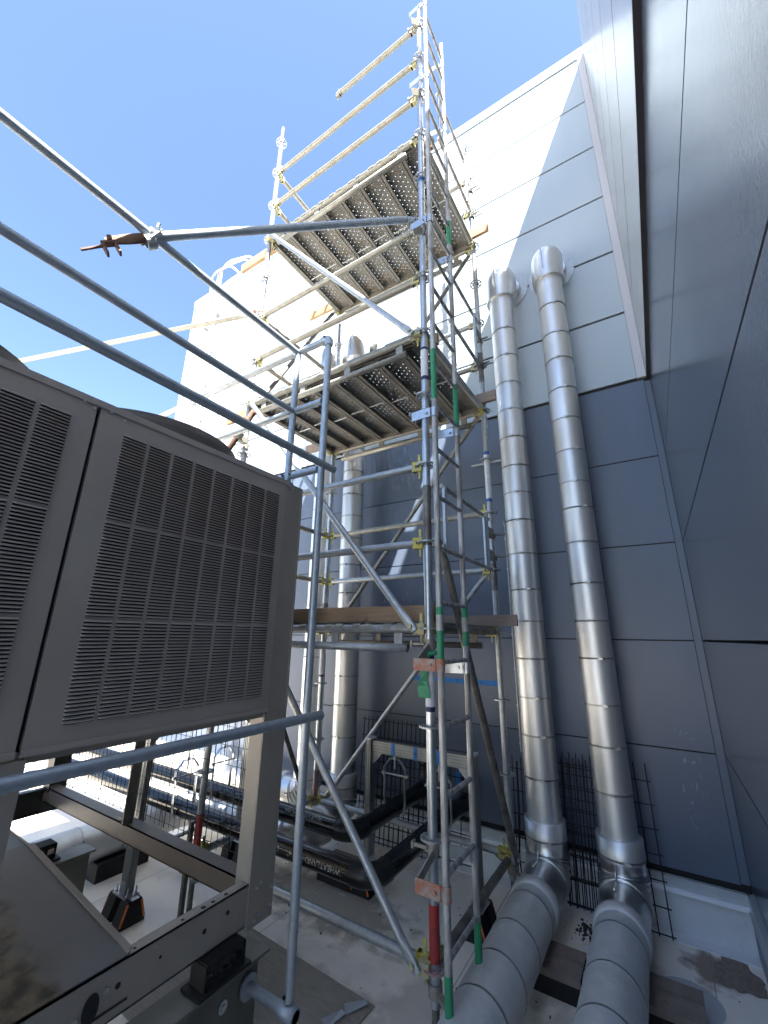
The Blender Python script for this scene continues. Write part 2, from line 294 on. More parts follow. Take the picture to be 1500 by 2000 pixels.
YW, XD, XU = 4.0, .29, .262
PZ = [ -1.524+.76*i for i in range(12)]     # joint heights: -1.52 ... 6.84
XL = -7.55
def clad_wall():
    t = Thing('cladding_wall', 'tall facade facing the scaffold, white panels above dark blue-grey panels', 'wall', (-3.6, YW, ZF))
    b = MB(); b.box(((XL+.289)/2, YW+.235, (6.82+ZF)/2), (.287-XL, .45, 6.82-ZF)); b.box((.309, YW+.27, (6.82+ZF)/2), (.042, .38, 6.82-ZF)); t.part('wall_core', b, 'gap')
    for i in range(11):
        white = i >= 5; g_ = .013 if white else .005; z0, z1 = PZ[i]+g_, PZ[i+1]-g_
        x1 = .188 if white else .237
        if i == 5: z0 += .012
        b = MB(); b.box(((XL+x1)/2, YW + (.012 if white else .024), (z0+z1)/2), (x1-XL, .04, z1-z0))
        t.part('panel', b, 'white_panel' if white else 'dark_panel', label='white wall panel' if white else 'dark blue-grey wall panel')
    b = MB(); b.box(((.190+.2605)/2, YW+.005, (2.29+6.84)/2), (.2605-.190, .05, 6.84-2.29)); t.part('corner_trim', b, 'trim_w')
    b = MB(); b.box((.2645, YW+.024, (2.26-1.52)/2), (.047, .04, 2.26+1.50)); t.part('corner_trim', b, 'dark_panel')
    b = MB(); b.box(((XL+.2605)/2, YW+.06, 6.92), (.2605-XL, .16, .155)); t.part('coping', b, 'white_panel')
    b = MB(); b.box(((XL+.27)/2, YW+.01, -1.592), (.27-XL, .06, .068)); t.part('base_flashing', b, 'flashing'); b = MB(); b.box(((XL+.27)/2, YW-.037, -1.632), (.27-XL, .034, .016)); t.part('flashing_lip', b, 'lip')
    b = MB(); b.box(((XL+.27)/2, YW+.015, (-1.64+ZF)/2), (.27-XL, .07, -1.64-ZF)); b.box(((XL+.27)/2, YW-.06, ZF+.004), (.27-XL, .12, .01)); t.part('upstand', b, 'membrane_wall')
    # long vertical joint cover near the far end
    b = MB(); b.box((-7.02, YW-.012, 2.7), (.05, .012, 8.2)); t.part('joint_cover', b, 'white_panel')
clad_wall()
def side_wall():
    t = Thing('side_wall', 'tall glossy wall close beside the camera, embossed dark below and pale above', 'wall', (.4, 0, ZF))
    b = MB(); b.box((.545, -.80, (6.84+ZF)/2), (.424, 10.4, 6.84-ZF-.02)); t.part('wall_core', b, 'gap')
    for i in range(11):
        up = i >= 5; g_ = .011 if up else .006; z0, z1 = PZ[i]+g_, PZ[i+1]-g_
        b = MB(); x = XU if up else XD
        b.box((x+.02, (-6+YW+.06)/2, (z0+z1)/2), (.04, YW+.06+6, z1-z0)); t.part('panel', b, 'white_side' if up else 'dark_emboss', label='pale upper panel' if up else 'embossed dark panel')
    b = MB(); b.box((.283, -1.0, 2.277), (.044, 10.0, .016)); t.part('soffit_trim', b, 'trim_dark')
    b = MB(); b.box((.32, -.97, 6.87), (.112, 10.06, .05)); t.part('coping', b, 'white_side')
    b = MB(); b.box((.285, -.96, -1.592), (.05, 10.0, .068)); b.box((.262, -.98, -1.632), (.03, 9.93, .012)); t.part('base_flashing', b, 'flashing')
    b = MB(); b.box((.287, -.96, (-1.64+ZF)/2), (.056, 10.0, -1.64-ZF)); t.part('upstand', b, 'dark_panel')
side_wall()
b = MB(); b.box((-14.8, -1.0, ZF+.25), (.3, 22, .8)); b.box((-14.8, -1, ZF+.67), (.36, 22, .05)); single('roof_parapet', b, 'parapet', 'low sunlit parapet far off beyond the cabinet legs', 'parapet')

# ================================================================ DUCTS
def band_mesh(r, wd=.012):
    b = MB(); b.path([(0,0,-wd/2),(0,0,wd/2)], r, 26, False); b.annulus((0,0,0), (0,0,1), r-.006, r, wd, 26)
    b.box((r*.3, -r*.955, 0), (.02, .012, wd+.006)); b.box((r*.3+.016, -r*.95, 0), (.012, .02, .012)); return b.mesh('band', 'band')
ROTY = (R(90), 0, 0)
def jacket(t, a, b_, r, cuts, m, bandm, rot=None, lapamp=.0016):
    """straight run a->b cut at distances cuts; a band over every cut."""
    a = V(a); b_ = V(b_); d = (b_-a).normalized(); Ln = (b_-a).length; cs = [0]+[c for c in cuts if 0 < c < Ln]+[Ln]
    for i in range(len(cs)-1):
        p, q = a+d*cs[i], a+d*cs[i+1]; k = max(2, int((cs[i+1]-cs[i])/.08)); off = lapamp if i % 2 else 0
        pts = [p.lerp(q, j/k) for j in range(k+1)]; mb = MB(); mb.path(pts, [r+off+random.uniform(-.0006,.0006) for _ in pts], 28, True)
        t.part('jacket_section', mb, {'alu': ('alu','alu_b','alu_c')[(i*5+len(cs)) % 3], 'alu_floor': ('alu_floor','alu_floor_b')[(i*3+len(cs)) % 2]}.get(m, m))
    for c in cs[1:-1]: t.inst('band', bandm, a+d*c, rot if rot else (random.uniform(-.012,.012), random.uniform(-.012,.012), random.uniform(-.3,.3)))
B_V = band_mesh(.1255); B_F = band_mesh(.1385); B_C = band_mesh(.1495)
def elbow(t, pts, r, m, name='elbow', ribs=0):
    k = len(pts); rs = []
    for i in range(k):
        u = i/(k-1); rs.append(r + (ribs*(.5+.5*math.cos(2*math.pi*i/5.5)) if .1 < u < .92 else 0) + random.uniform(-.0006,.0006))
    b = MB(); b.path(pts, rs, 30, True); return t.part(name, b, m)
def duct(X, label, zcuts, ground, gcuts, group='silver jacketed ducts rising up the facade'):
    t = Thing('jacketed_duct', label, 'duct', (X, 3.7, ZF), group)
    z0, z1 = -1.37, 3.50
    jacket(t, (X,3.7,z0), (X,3.7,z1), .1215, sorted(z-z0 for z in zcuts), 'alu', B_V)
    # top elbow into the wall
    b = MB(); b.path([(X,3.7,3.44),(X,3.7,3.47),(X,3.7,3.54)], [.149,.152,.152], 30, True); t.part('collar', b, 'alu_elbow')
    pts = fillet([(X,3.7,3.53),(X,3.7,3.81),(X,3.955,3.81)], .15, 12); rs = [.15]*len(pts); rs[-1] = .13; rs[-2] = .142
    b = MB(); b.path(pts, rs, 30, True); e = t.part('elbow', b, 'alu_elbow')
    b = MB(); b.box((X-.02, 3.548, 3.66), (.012, .004, .26)); t.part('seam_strip', b, 'band', parent=e)
    b = MB(); b.path([(X,3.93,3.81),(X,3.975,3.81)], [.152,.157], 28, True); t.part('collar', b, 'alu_elbow')
    b = MB(); b.annulus((X, 3.985, 3.81), (0,1,0), .12, .235, .006, 36)
    for k in range(12):
        a = k*math.pi/6; b.box((X+math.cos(a)*.22, 3.979, 3.81+math.sin(a)*.22), (.012,.008,.012))
    t.part('wall_flange', b, 'flashing')
    # bottom collar, wrinkled elbow and the run along the roof
    b = MB(); b.path([(X,3.7,-1.28),(X,3.7,-1.285),(X,3.7,-1.41)], [.135,.147,.146], 30, True); t.part('collar', b, 'alu')
    t.inst('band', B_C, (X,3.7,-1.392))
    g = [V(p) for p in ground]
    EO = .44 if gcuts else .30
    pts = fillet([(X,3.7,-1.40), g[0], g[0].lerp(g[1], EO/(g[1]-g[0]).length)], .16, 44); elbow(t, pts, .141, 'alu_elbow', ribs=.013)
    d = (g[1]-g[0]).normalized(); q = g[0]+d*EO; rx = ROTY if abs(d.y) > .5 else (0, R(90), 0)
    b = MB(); b.path([q-d*.03, q-d*.02, q+d*.05, q+d*.055], [.140,.153,.150,.140], 30, True); t.part('collar', b, 'alu_floor')
    b = MB(); b.path(fillet([(X-.03,3.7-.146,-1.41),(X-.03,3.7-.150,-1.50),(X-.03,3.7-.30,ZG+.150)], .05, 5), .006, 8); t.part('seam_strip', b, 'alu_elbow')
    s = q+d*.045
    for i in range(len(g)-1):
        e = g[i+1] if i == len(g)-2 else g[i+1]-(g[i+1]-g[i]).normalized()*.17
        dd = (e-s).normalized(); n = max(1, int((e-s).length/.315)); cuts = gcuts if (gcuts and i == 0) else [k*.315 for k in range(1, n+1)]
        jacket(t, s, e, .1355, cuts, 'alu_floor', B_F, ROTY if abs(dd.y) > .5 else (0, R(90), 0))
        if i < len(g)-2:
            nx = (g[i+2]-g[i+1]).normalized(); pts = fillet([e-dd*.02, g[i+1], g[i+1]+nx*.17], .14, 12); elbow(t, pts, .146, 'alu_elbow', ribs=.004); s = g[i+1]+nx*.15
    return t
D2C = [3.11,2.77,2.49,2.17,1.87,1.56,1.27,1.04,.75,.42,.13,-.14,-.46,-.73,-1.02]
D1C = [3.03,2.71,2.40,2.10,1.81,1.52,1.26,1.0,.70,.39,.13,-.16,-.45,-.72,-1.01]
ZG = -1.63
duct(-.41, 'silver duct nearest the dark side wall, bending down onto the roof', D2C, [(-.41,3.7,ZG),(-.41,-.6,ZG)], [.125,.475]+[.775+.31*k for k in range(11)])
duct(-.895, 'silver duct standing between the ladder and the duct by the wall corner', D1C, [(-.895,3.7,ZG),(-.895,-.6,ZG)], [.105,.425,.705]+[.97+.3*k for k in range(10)])
duct(-2.79, 'silver duct behind the middle of the scaffold, bending into a low run beneath black pipes', [z+.05 for z in D1C], [(-2.79,3.7,ZG),(-2.79,3.08,ZG),(-4.10,3.08,ZG),(-4.10,.2,ZG)], None)
duct(-3.24, 'silver duct half hidden behind the far scaffold post, farthest from the corner', [z-.07 for z in D1C], [(-3.24,3.7,-1.55),(-9.5,3.7,-1.55)], None)
# thin conduit clipped beside the second duct
b = MB(); b.path([(-1.085,3.9,1.05),(-1.085,3.86,1.07),(-1.07,3.84,1.02),(-1.07,3.84,-.9)], .007, 8)
for k in range(7): b.box((-1.07, 3.86, .9-.29*k), (.03,.03,.016))
single('conduit', b, 'cable', 'thin grey conduit running up the wall beside the duct near the ladder', 'conduit')
b = MB(); b.tube((-1.4,3.93,1.74),(-.85,3.93,1.74), .012, 8); single('conduit', b, 'cable', 'short level grey conduit on the white wall behind the back scaffold post', 'conduit')

def support(x, y, along, ln, label, cap=True, ang=0, h=.115):
    t = Thing('pipe_support_block', label, 'support block', (x, y, ZF), 'rubber blocks under the ducts'); t.o.rotation_euler = (0,0,ang)
    L2 = ln/2; wd = .245
    if along == 'x': P = lambda u, v, z: (u, v, z)
    else: P = lambda u, v, z: (v, u, z)
    prof = [(-wd*.5,0),(wd*.5,0),(wd*.5,h-.012),(wd*.46,h),(-wd*.46,h),(-wd*.5,h-.012)]
    n = len(prof); vs = [P(-L2, p[0], p[1]) for p in prof]+[P(L2, p[0], p[1]) for p in prof]
    b = MB(); b.add(vs, [tuple(reversed(range(n))), tuple(range(n,2*n))]+[(i,(i+1)%n,n+(i+1)%n,n+i) for i in range(n)])
    o = bpy.data.objects.new('block', b.mesh('block','rubber')); COL.objects.link(o); o.parent = t.o
    if cap:
        b = MB(); s = lambda a, c, z0, z1, v0, v1: b.add([P(a,v0,z0),P(c,v0,z0),P(c,v1,z0),P(a,v1,z0),P(a,v0,z1),P(c,v0,z1),P(c,v1,z1),P(a,v1,z1)], [(0,3,2,1),(4,5,6,7),(0,1,5,4),(1,2,6,5),(2,3,7,6),(3,0,4,7)])
        s(-L2-.004, L2+.004, h+.001, h+.007, -wd*.5, wd*.5); s(-L2-.004, L2+.004, h-.03, h+.007, -wd*.5-.006, -wd*.5-.001)
        s(-L2, L2, h+.007, h+.016, -.014, -.006); s(-L2, L2, h+.007, h+.016, .006, .014)
        b.annulus(P(L2*.35,-wd*.28,h+.009), (0,0,1), .007, .013, .004, 14)
        o = bpy.data.objects.new('cap', b.mesh('cap','brown_cap')); COL.objects.link(o); o.parent = t.o
support(-.87, 3.10, 'x', .52, 'brown topped rubber block carrying the duct nearest the ladder')
support(-.31, 3.14, 'x', .50, 'brown topped rubber block sticking out from the duct towards the side wall')
support(-2.42, 3.25, 'x', .32, 'brown topped rubber block beneath the low duct behind the black pipe elbow')
support(-4.08, 2.32, 'y', .42, 'black rubber block under the silver duct seen below the cabinet', cap=False, h=.13)

# wire mesh leaning at the wall
def mesh_panel(x0, x1, z0, z1, y, px, pz, label, lean=.0, dx=0):
    t = Thing('wire_mesh_panel', label, 'wire mesh', ((x0+x1)/2, y, ZF), 'black wire mesh panels leaning on the facade')
    nx = int((x1-x0)/px)+1; nz = int((z1-z0)/pz)+1
    bv = MB(); bv.tube((0,0,0),(dx,lean,z1-z0), .0042, 6); vme = bv.mesh('wire','wire')
    bh = MB(); bh.tube((0,0,0),(x1-x0+.03,0,0), .0040, 6); hme = bh.mesh('wire','wire')
    for i in range(nx): t.inst('wire', vme, (x0+i*px, y, z0))
    for j in range(nz): u = (j*pz)/(z1-z0); t.inst('wire', hme, (x0-.015+dx*u, y+lean*u-.006, z0+.02+j*pz))
mesh_panel(-.80, -.55, -1.86, -.87, 3.86, .05, .145, 'black wire mesh leaning on the wall between the two corner ducts', .06, .03)
mesh_panel(-.83, -.60, -1.84, -.93, 3.83, .05, .145, 'black wire mesh doubled up in front of another between the corner ducts', .08, .0)
mesh_panel(-.79, -.57, -1.83, -.90, 3.79, .045, .16, 'black wire mesh foremost of those between the corner ducts', .10, .01)
mesh_panel(-.41, -.18, -1.87, -.87, 3.86, .075, .145, 'black wire mesh strip showing past the duct by the side wall', .06, -.02)
mesh_panel(-2.70, -1.95, -1.86, -.80, 3.84, .05, .145, 'black wire mesh behind the pipe hanging frame', .06, .02)
mesh_panel(-2.62, -1.50, -1.80, -1.0, 3.80, .10, .10, 'second black wire mesh behind the black pipes and their frame', .08, .0)
mesh_panel(-3.02, -2.86, -1.7, -.88, 3.88, .055, .145, 'narrow black wire mesh between the two far ducts', .04, .02)
mesh_panel(-1.17, -1.03, -1.86, -.95, 3.87, .07, .16, 'narrow black wire mesh beside the duct nearest the ladder', .03, .0)
b = MB(); b.path([(-1.09,3.75,-.95),(-1.095,3.74,-1.3),(-1.11,3.72,-1.6),(-1.09,3.7,-1.72),(-1.06,3.72,-1.66),(-1.08,3.7,-1.8)], .008, 8); single('loose_cable', b, 'rubber', 'black cable hanging down beside the back scaffold post', 'cable')

# far end rain pipe and conduits with goosenecks
b = MB(); b.box((-6.86, YW-.11, 2.55), (.16, .10, 8.2)); b.path(fillet([(-6.82,3.9,6.5),(-6.82,3.85,7.25),(-6.3,3.9,7.25),(-6.1,4.15,7.0)], .2), .022, 10)
for z in (5.9, 4.2, 2.5): b.box((-6.86, YW-.11, z), (.2, .12, .05))
single('downpipe', b, 'whitepipe', 'boxed white downpipe at the far end of the facade', 'downpipe')
for k, (x, lab) in enumerate(((-6.66, 'thin pale conduit next to the boxed downpipe'), (-6.56, 'thin pale conduit farther from the boxed downpipe, looping over the roof edge'))):
    b = MB(); b.path(fillet([(x,3.9,-1.5),(x,3.9,7.35+.1*k),(x+.75,4.0,7.3),(x+.9,4.2,7.0)], .22), .022, 10)
    for z in (6.2, 3.4, 1.2): b.box((x, YW-.06, z), (.08, .1, .05))
    single('conduit', b, 'whitepipe', lab, 'conduit')

# ================================================================ SCAFFOLD
PHI = -.00638; EX = V((math.cos(PHI), math.sin(PHI), 0)); EY = V((-math.sin(PHI), math.cos(PHI), 0))
FR = V((-1.0799, 2.1905, 0)); FL = FR-EX*1.8237; BR = FR+EY*1.2237; BL = FL+EY*1.2237
ZK = lambda k: -1.458+.5*k
def at(p, z): return V((p.x, p.y, z))
TR = .0242
T = Thing('scaffold_tower', 'modular tube scaffold tower with three steel decks in front of the facade', 'scaffold', (-1.98, 2.81, ZF))
b = MB(); b.annulus((0,0,0),(0,0,1), .0515,.0615,.009,28); b.annulus((0,0,0),(0,0,1), TR,.033,.009,20)
for k in range(8):
    a = k*math.pi/4; d = V((math.cos(a), math.sin(a), 0)); b.bar(d*.031, d*.053, .010 if k % 2 else .006, .0085)
ROS = b.mesh('rosette', 'galv')
MBR = b
ROSP = MBR.mesh('rosette', 'pink'); ROSO = MBR.mesh('rosette', 'galv_old')
b = MB(); b.tube((0,0,-.10),(0,0,.10), TR+.0022, 18); SLV = b.mesh('sleeve', 'galv_new')
def standard(p, z0, z1, m, rk, rosm, stickers=(), sleeves=(), spigot=True):
    b = MB(); n = int((z1-z0)/.5)+1
    b.path([at(p, z0+(z1-z0)*i/n) for i in range(n+1)], TR, 18, True)
    if spigot: b.tube(at(p, z1), at(p, z1+.19), .019, 14)
    s = T.part('standard', b, m)
    for k in rk: T.inst('rosette', rosm if k else ROSP, at(p, ZK(k)), parent=s)
    for z in sleeves: T.inst('sleeve', SLV, at(p, z), parent=s)
    for (a, c, mm, nm) in stickers:
        b = MB(); b.tube(at(p, a), at(p, c), TR+.0012, 18, cap=False); T.part(nm, b, mm, parent=s)
    return s
standard(FR, -1.6, 5.60, 'galv_new', range(15), ROS, [(1.66,1.69,'navy','tape_band'),(1.69,1.90,'white_tape','sticker'),(1.90,1.92,'navy','tape_band'),(-.13,-.10,'navy','tape_band'),(-.36,-.13,'white_tape','sticker'),(-.385,-.36,'navy','tape_band'),
         (-1.44,-1.22,'red','painted_collar'),(3.30,3.56,'tagbl','tape_band'),(.47,.90,'dark_tube','stain_band')], (3.4,.42))
standard(FL, -1.6, 5.60, 'galv', range(15), ROS, [(-1.44,-1.22,'red','painted_collar'),(1.42,1.6,'white_tape','sticker'),(1.40,1.43,'tagbl','tape_band'),(1.66,1.69,'tagbl','tape_band')], (3.4,.42))
standard(BR, -1.6, 5.60, 'galv', range(15), ROS, [(1.59,1.62,'tagbl','tape_band'),(1.14,1.17,'tagbl','tape_band'),(1.17,1.59,'white_tape','sticker'),(.37,.6,'dark_tube','stain_band'),(2.35,2.68,'dark_tube','stain_band')], (1.95,))
standard(BL, -1.6, 4.6, 'galv_new', range(13), ROS, [(-1.44,-1.22,'pink','painted_collar'),(-.40,-.38,'navy','tape_band'),(-.38,-.08,'white_tape','sticker'),(.05,.5,'dark_tube','stain_band')], (.42,))
# base jacks
for p in (FR, FL, BR, BL):
    b = MB(); pts = []; rs = []; z = ZF+.006
    while z < -1.52: pts += [at(p, z), at(p, z+.006)]; rs += [.0165, .0190]; z += .012
    b.path(pts, rs, 12); b.box(at(p, ZF+.004), (.15,.15,.008)); j = T.part('base_jack', b, 'dark_tube')
    b = MB(); b.tube(at(p, -1.565), at(p, -1.515), .034, 14)
    for sgn in (1, -1):
        d = V((-.85, .5, .18))*sgn if sgn > 0 else V((.80, -.5, -.12)); c = at(p, -1.54); b.bar(c+d*.03, c+d*.12, .026, .016); b.bar(c+d*.10, c+d*.16, .034, .012)
    T.part('jack_nut', b, 'galv_old', parent=j)
# ledgers
def head(p, d, z, m='yellow'):
    d = V(d).normalized(); c = at(p, z); x = V((-d.y, d.x, 0)); b = MB()
    b.box(c+d*.056+V((0,0,.021)), (.058,.030,.024), (d, x, V((0,0,1)))); b.box(c+d*.056-V((0,0,.021)), (.058,.030,.024), (d, x, V((0,0,1))))
    b.box(c+d*.082, (.022,.036,.066), (d, x, V((0,0,1)))); b.box(c+d*.05+V((0,0,.055)), (.016,.006,.06), (d, x, V((0,0,1)))); b.box(c+d*.05-V((0,0,.055)), (.010,.005,.055), (d, x, V((0,0,1))))
    return b
def ledger(p, q, k, m='galv', name='ledger', hm='yellow', z=None, freeend=None):
    if k >= 8 and hm == 'yellow': hm = 'yellow_old'
    z = ZK(k) if z is None else z; p = at(p, z); q = at(q, z); d = (q-p).normalized(); e = q-d*.088
    if freeend: e = p+d*freeend
    b = MB(); b.tube(p+d*.088, e, TR, 18); o = T.part(name, b, m)
    T.part('ledger_head', head(p, d, z), hm, parent=o)
    if freeend: T.part('ledger_head', head(e+d*.07, -d, z), hm, parent=o)
    else: T.part('ledger_head', head(q, -d, z), hm, parent=o)
    return o
def truss(p, q, k, m='galv_old', front=True):
    o = ledger(p, q, k, m, 'truss_ledger', 'yellow_old'); z = ZK(k); a = at(p, z); c = at(q, z); d = (c-a).normalized(); L_ = (c-a).length
    b = MB(); lo = V((0,0,-.108)); n = 4
    A, C = a+d*.14+lo, c-d*.14+lo; b.path([A+d*.05, A, A, C, C, C-d*.05], [.0205,.0205,.0235,.0235,.0205,.0205], 16, True); T.part('lower_chord', b, m, parent=o)
    for i in range(n):
        u = .2+(L_-.4)*i/(n-1); b = MB(); x, y, _ = frame(d); b.box(a+d*u+V((0,0,-.054)), (.055,.012,.066), (d, V((-d.y,d.x,0)), V((0,0,1)))); T.part('web_plate', b, m, parent=o)
    return o
for k in (3, 7, 11): truss(FR, FL, k, 'galv_old' if k > 3 else 'galv'); truss(BR, BL, k, 'galv_old' if k > 3 else 'dark_tube')
for k, m in ((0,'galv'),(4,'galv'),(5,'galv'),(8,'galv_old'),(9,'galv_old'),(12,'galv_old'),(13,'galv_old')): ledger(FR, FL, k, m)
ledger(FR, FL, 14, 'galv_old', freeend=.95, hm='galv_old')
for k, m in ((0,'galv'),(4,'galv'),(5,'galv_old'),(8,'galv_old'),(9,'galv'),(12,'galv_old'),(13,'galv_old')): ledger(BR, BL, k, m)
for k, m in ((0,'dark_tube'),(3,'dark_tube'),(7,'galv'),(11,'galv_old')): ledger(FR, BR, k, m)
for k, m in ((0,'galv'),(3,'dark_tube'),(4,'galv_old'),(5,'galv_old'),(7,'galv_old'),(8,'galv_old'),(9,'galv_old'),(11,'galv_old'),(12,'galv_old'),(13,'galv_old')): ledger(FL, BL, k, m)
# diagonal braces with flattened, pinned ends
def brace(p, kp, q, kq, m, off, rr=.0215, ends='galv'):
    off = V(off); a = at(p, ZK(kp))+off; c = at(q, ZK(kq))+off; d = (c-a).normalized(); h = V((d.x, d.y, 0)).normalized()
    a = a+h*.07; c = c-h*.07; d = (c-a).normalized(); b = MB(); b.tube(a+d*.10, c-d*.10, rr, 16)
    nrm = off.normalized()
    for e, s in ((a, 1), (c, -1)):
        pts = []
        b2 = d*s; side = nrm.cross(b2).normalized()
        for (u, w_, t_) in ((-.02,.020,.010),(.045,.028,.011),(.075,.026,.016),(.13,rr*.98,rr*.98)):
            n = 12
            for j in range(n):
                th = 2*math.pi*j/n; pts.append(e+b2*u+side*math.cos(th)*w_+nrm*math.sin(th)*t_)
        fs = [(i*12+j, i*12+(j+1)%12, (i+1)*12+(j+1)%12, (i+1)*12+j) for i in range(3) for j in range(12)]; b.add(pts, fs, True); b.add(pts[:12], [tuple(range(12))])
    o = T.part('diagonal_brace', b, m)
    for e, s in ((a, 1), (c, -1)):
        b = MB(); b.tube(e-nrm*.03+d*s*.015, e+nrm*.022+d*s*.015, .013, 10); b.box(e-nrm*.028-h*s*.035, (.055,.03,.05), (h, nrm, V((0,0,1)))); T.part('pin_head', b, ends, parent=o)
ys = -EY
brace(FL, 11, FR, 7, 'galv', ys*.065, ends='yellow_old'); brace(FL, 7, FR, 3, 'galv', ys*.065, ends='yellow_old'); brace(FL, 4, FR, 0, 'galv', ys*.065, ends='yellow_old')
brace(BR, 11, BL, 7, 'dark_tube', EY*.06); brace(BR, 7, BL, 3, 'galv_old', EY*.06); brace(BR, 4, BL, 0, 'galv', EY*.06, ends='yellow')
brace(FR, 4, BR, 0, 'dark_tube', EX*.055, .024); brace(BL, 11, FL, 7, 'dark_tube', -EX*.055); brace(FL, 4, BL, 0, 'dark_tube', -EX*.055)
# perforated steel decks
def deck_mesh(wd, ln):
    b = MB(); nx, ny = 6, 42; cx, cyy = wd/nx, (ln-.10)/ny; r = .0043
    for face, z in ((1, 0), (-1, -.0010)):
        for i in range(nx):
            for j in range(ny):
                x0, y0 = -wd/2+i*cx, -ln/2+.05+j*cyy; c = (x0+cx/2 + (cx*.0 if j % 2 else 0), y0+cyy/2)
                skip = (j + i) % 2
                cor = [(x0,y0,z),(x0+cx,y0,z),(x0+cx,y0+cyy,z),(x0,y0+cyy,z)]
                if skip: b.add(cor, [(0,1,2,3) if face > 0 else (3,2,1,0)])
                else:
                    ring = [(c[0]+r*math.cos(R(225+90*k/2)), c[1]+r*math.sin(R(225+90*k/2)), z) for k in range(8)]
                    fs = []
                    for k in range(4):
                        a_, b_ = k, (k+1) % 4; p0, p1, p2 = 4+2*k, 4+(2*k+1) % 8, 4+(2*k+2) % 8
                        fs += [(a_, b_, p2, p1), (a_, p1, p0)]
                    b.add(cor+ring, [f if face > 0 else tuple(reversed(f)) for f in fs])
    for s in (-1, 1):
        b.box((s*(wd/2-.0015), 0, -.028), (.003, ln-.06, .058)); b.box((s*(wd/2-.012), 0, -.057), (.024, ln-.08, .003)); b.box((s*(wd/2-.024), 0, -.05), (.003, ln-.08, .016))
    for s in (-1, 1): b.box((0, s*(ln/2-.03), -.030), (wd-.004, .004, .058)); b.box((0, s*(ln/2-.02), -.001), (wd-.002, .06, .004))
    return b.mesh('deck_plank', 'deck')
PW = .2255; DK = deck_mesh(PW-.006, 1.20)
b = MB()                                              # hook over the truss tube
for s in (-1, 1):
    for sx in (-.07, .07):
        for k in range(5):
            a0, a1 = R(-10+k*40), R(-10+(k+1)*40); y0 = s*.612
            p = [(sx-.028, y0+math.cos(a)*.0275*1, -.0+math.sin(a)*.0275-.036) for a in (a0, a1)]; q = [(sx+.028, v[1], v[2]) for v in p]
            b.add([p[0], q[0], q[1], p[1]], [(0,1,2,3)], True)
HK = b.mesh('hook', 'galv_old')
b = MB(); b.tube((-PW/2+.02,0,-.045),(PW/2-.02,0,-.045), .007, 8); ROD = b.mesh('stiffener_rod', 'galv')
for k in (3, 7, 11):
    for i in range(8):
        c = FR.lerp(FL, (.11+i*.2275)/1.8237) + EY*.6118
        if i == 7: c = FR.lerp(FL, (.11+6*.2275+.2245)/1.8237)+EY*.6118
        if i > 7: continue
        z = ZK(k)+.040-(.002 if i % 2 else 0)
        o = T.inst('deck_plank', DK, at(c, z), (0,0,PHI))
        for nm, me in (('hook', HK), ('stiffener_rod', ROD)):
            h = bpy.data.objects.new(nm, me); COL.objects.link(h); h.parent = o; h.location = (0, .02*((i*7) % 3-1) if nm == 'stiffener_rod' else 0, 0)

# toe boards resting on the decks
def board(x0, x1, y, z, m, label, h=.135, th=.038, tilt=0, dy=0):
    b = MB(); L_ = x1-x0; x0_ = -L_/2
    vs = []; n = 8
    for i in range(n+1):
        u = x0_+L_*i/n
        for (a, c) in ((-th/2,-h/2),(th/2,-h/2),(th/2,h/2),(-th/2,h/2)):
            ch = .004; vs.append((u, a*(.86 if i in (0, n) else 1), c+(.0015*math.sin(i*2.1+x0))))
    fs = [(i*4+j, i*4+(j+1)%4, (i+1)*4+(j+1)%4, (i+1)*4+j) for i in range(n) for j in range(4)]+[(3,2,1,0),(n*4,n*4+1,n*4+2,n*4+3)]
    b.add(vs, fs); o = single('toe_board', b, m, label, 'board', group='timber boards laid along the scaffold decks')
    o.location = ((x0+x1)/2, y, z+h/2); o.rotation_euler = (tilt, 0, dy); return o
board(-3.30,-1.04, 2.262, ZK(3)+.043, 'wood_mid', 'brown timber board on edge along the front of the lowest deck', h=.092)
board(-3.05,-.89, 3.345, ZK(3)+.043, 'wood_grey', 'greyish timber board at the back of the lowest deck, its end past the rear post', h=.085)
board(-3.47,-1.06, 2.385, ZK(7)+.043, 'wood', 'timber board on edge along the front of the middle deck', h=.09)
board(-3.25,-.93, 3.345, ZK(7)+.043, 'wood_grey', 'timber board at the back of the middle deck, its grey end beside the silver duct', h=.10)
board(-3.53,-1.03, 2.345, ZK(11)+.043, 'wood', 'orange tinted timber board along the front of the top deck, jutting out against the sky', h=.11)
board(-3.36,-.88, 3.345, ZK(11)+.043, 'wood', 'sunlit timber board at the back of the top deck, sticking out past both posts', h=.11)

# side guard gates
def gate(z0, z1, y0, y1, label, n=2):
    t = Thing('guard_gate', label, 'gate', (-1.03, (y0+y1)/2, z0), 'guard gates on the ladder side of the scaffold'); X = -1.03
    for z in (z0, z1):
        b = MB(); b.tube((X,y0,z),(X,y1,z), .015, 10); t.part('rail', b, 'ladder')
    for y in [y0+.02]+[y1-.09-.05*i for i in range(n)]:
        b = MB(); b.tube((X+.012,y,z0),(X+.012,y,z1), .014, 10); t.part('upright', b, 'galv_new')
    for z in (z0+.12, z1-.10):
        b = MB(); b.box((X-.012, y1+.06, z), (.006,.18,.09)); p = t.part('hinge_plate', b, 'dark_tube')
        b = MB(); b.annulus((BR.x, BR.y, z), (0,0,1), .026, .034, .045, 16); b.box((BR.x+.06, BR.y-.03, z), (.07,.012,.012)); b.box((BR.x+.075, BR.y+.02, z+.012), (.08,.01,.01)); t.part('clamp', b, 'dark_tube', parent=p)
gate(.52, .93, 2.30, 3.22, 'grey tube guard gate between the posts above the lowest deck')
gate(2.42, 2.92, 2.55, 3.22, 'grey tube guard gate between the posts above the middle deck', 1)
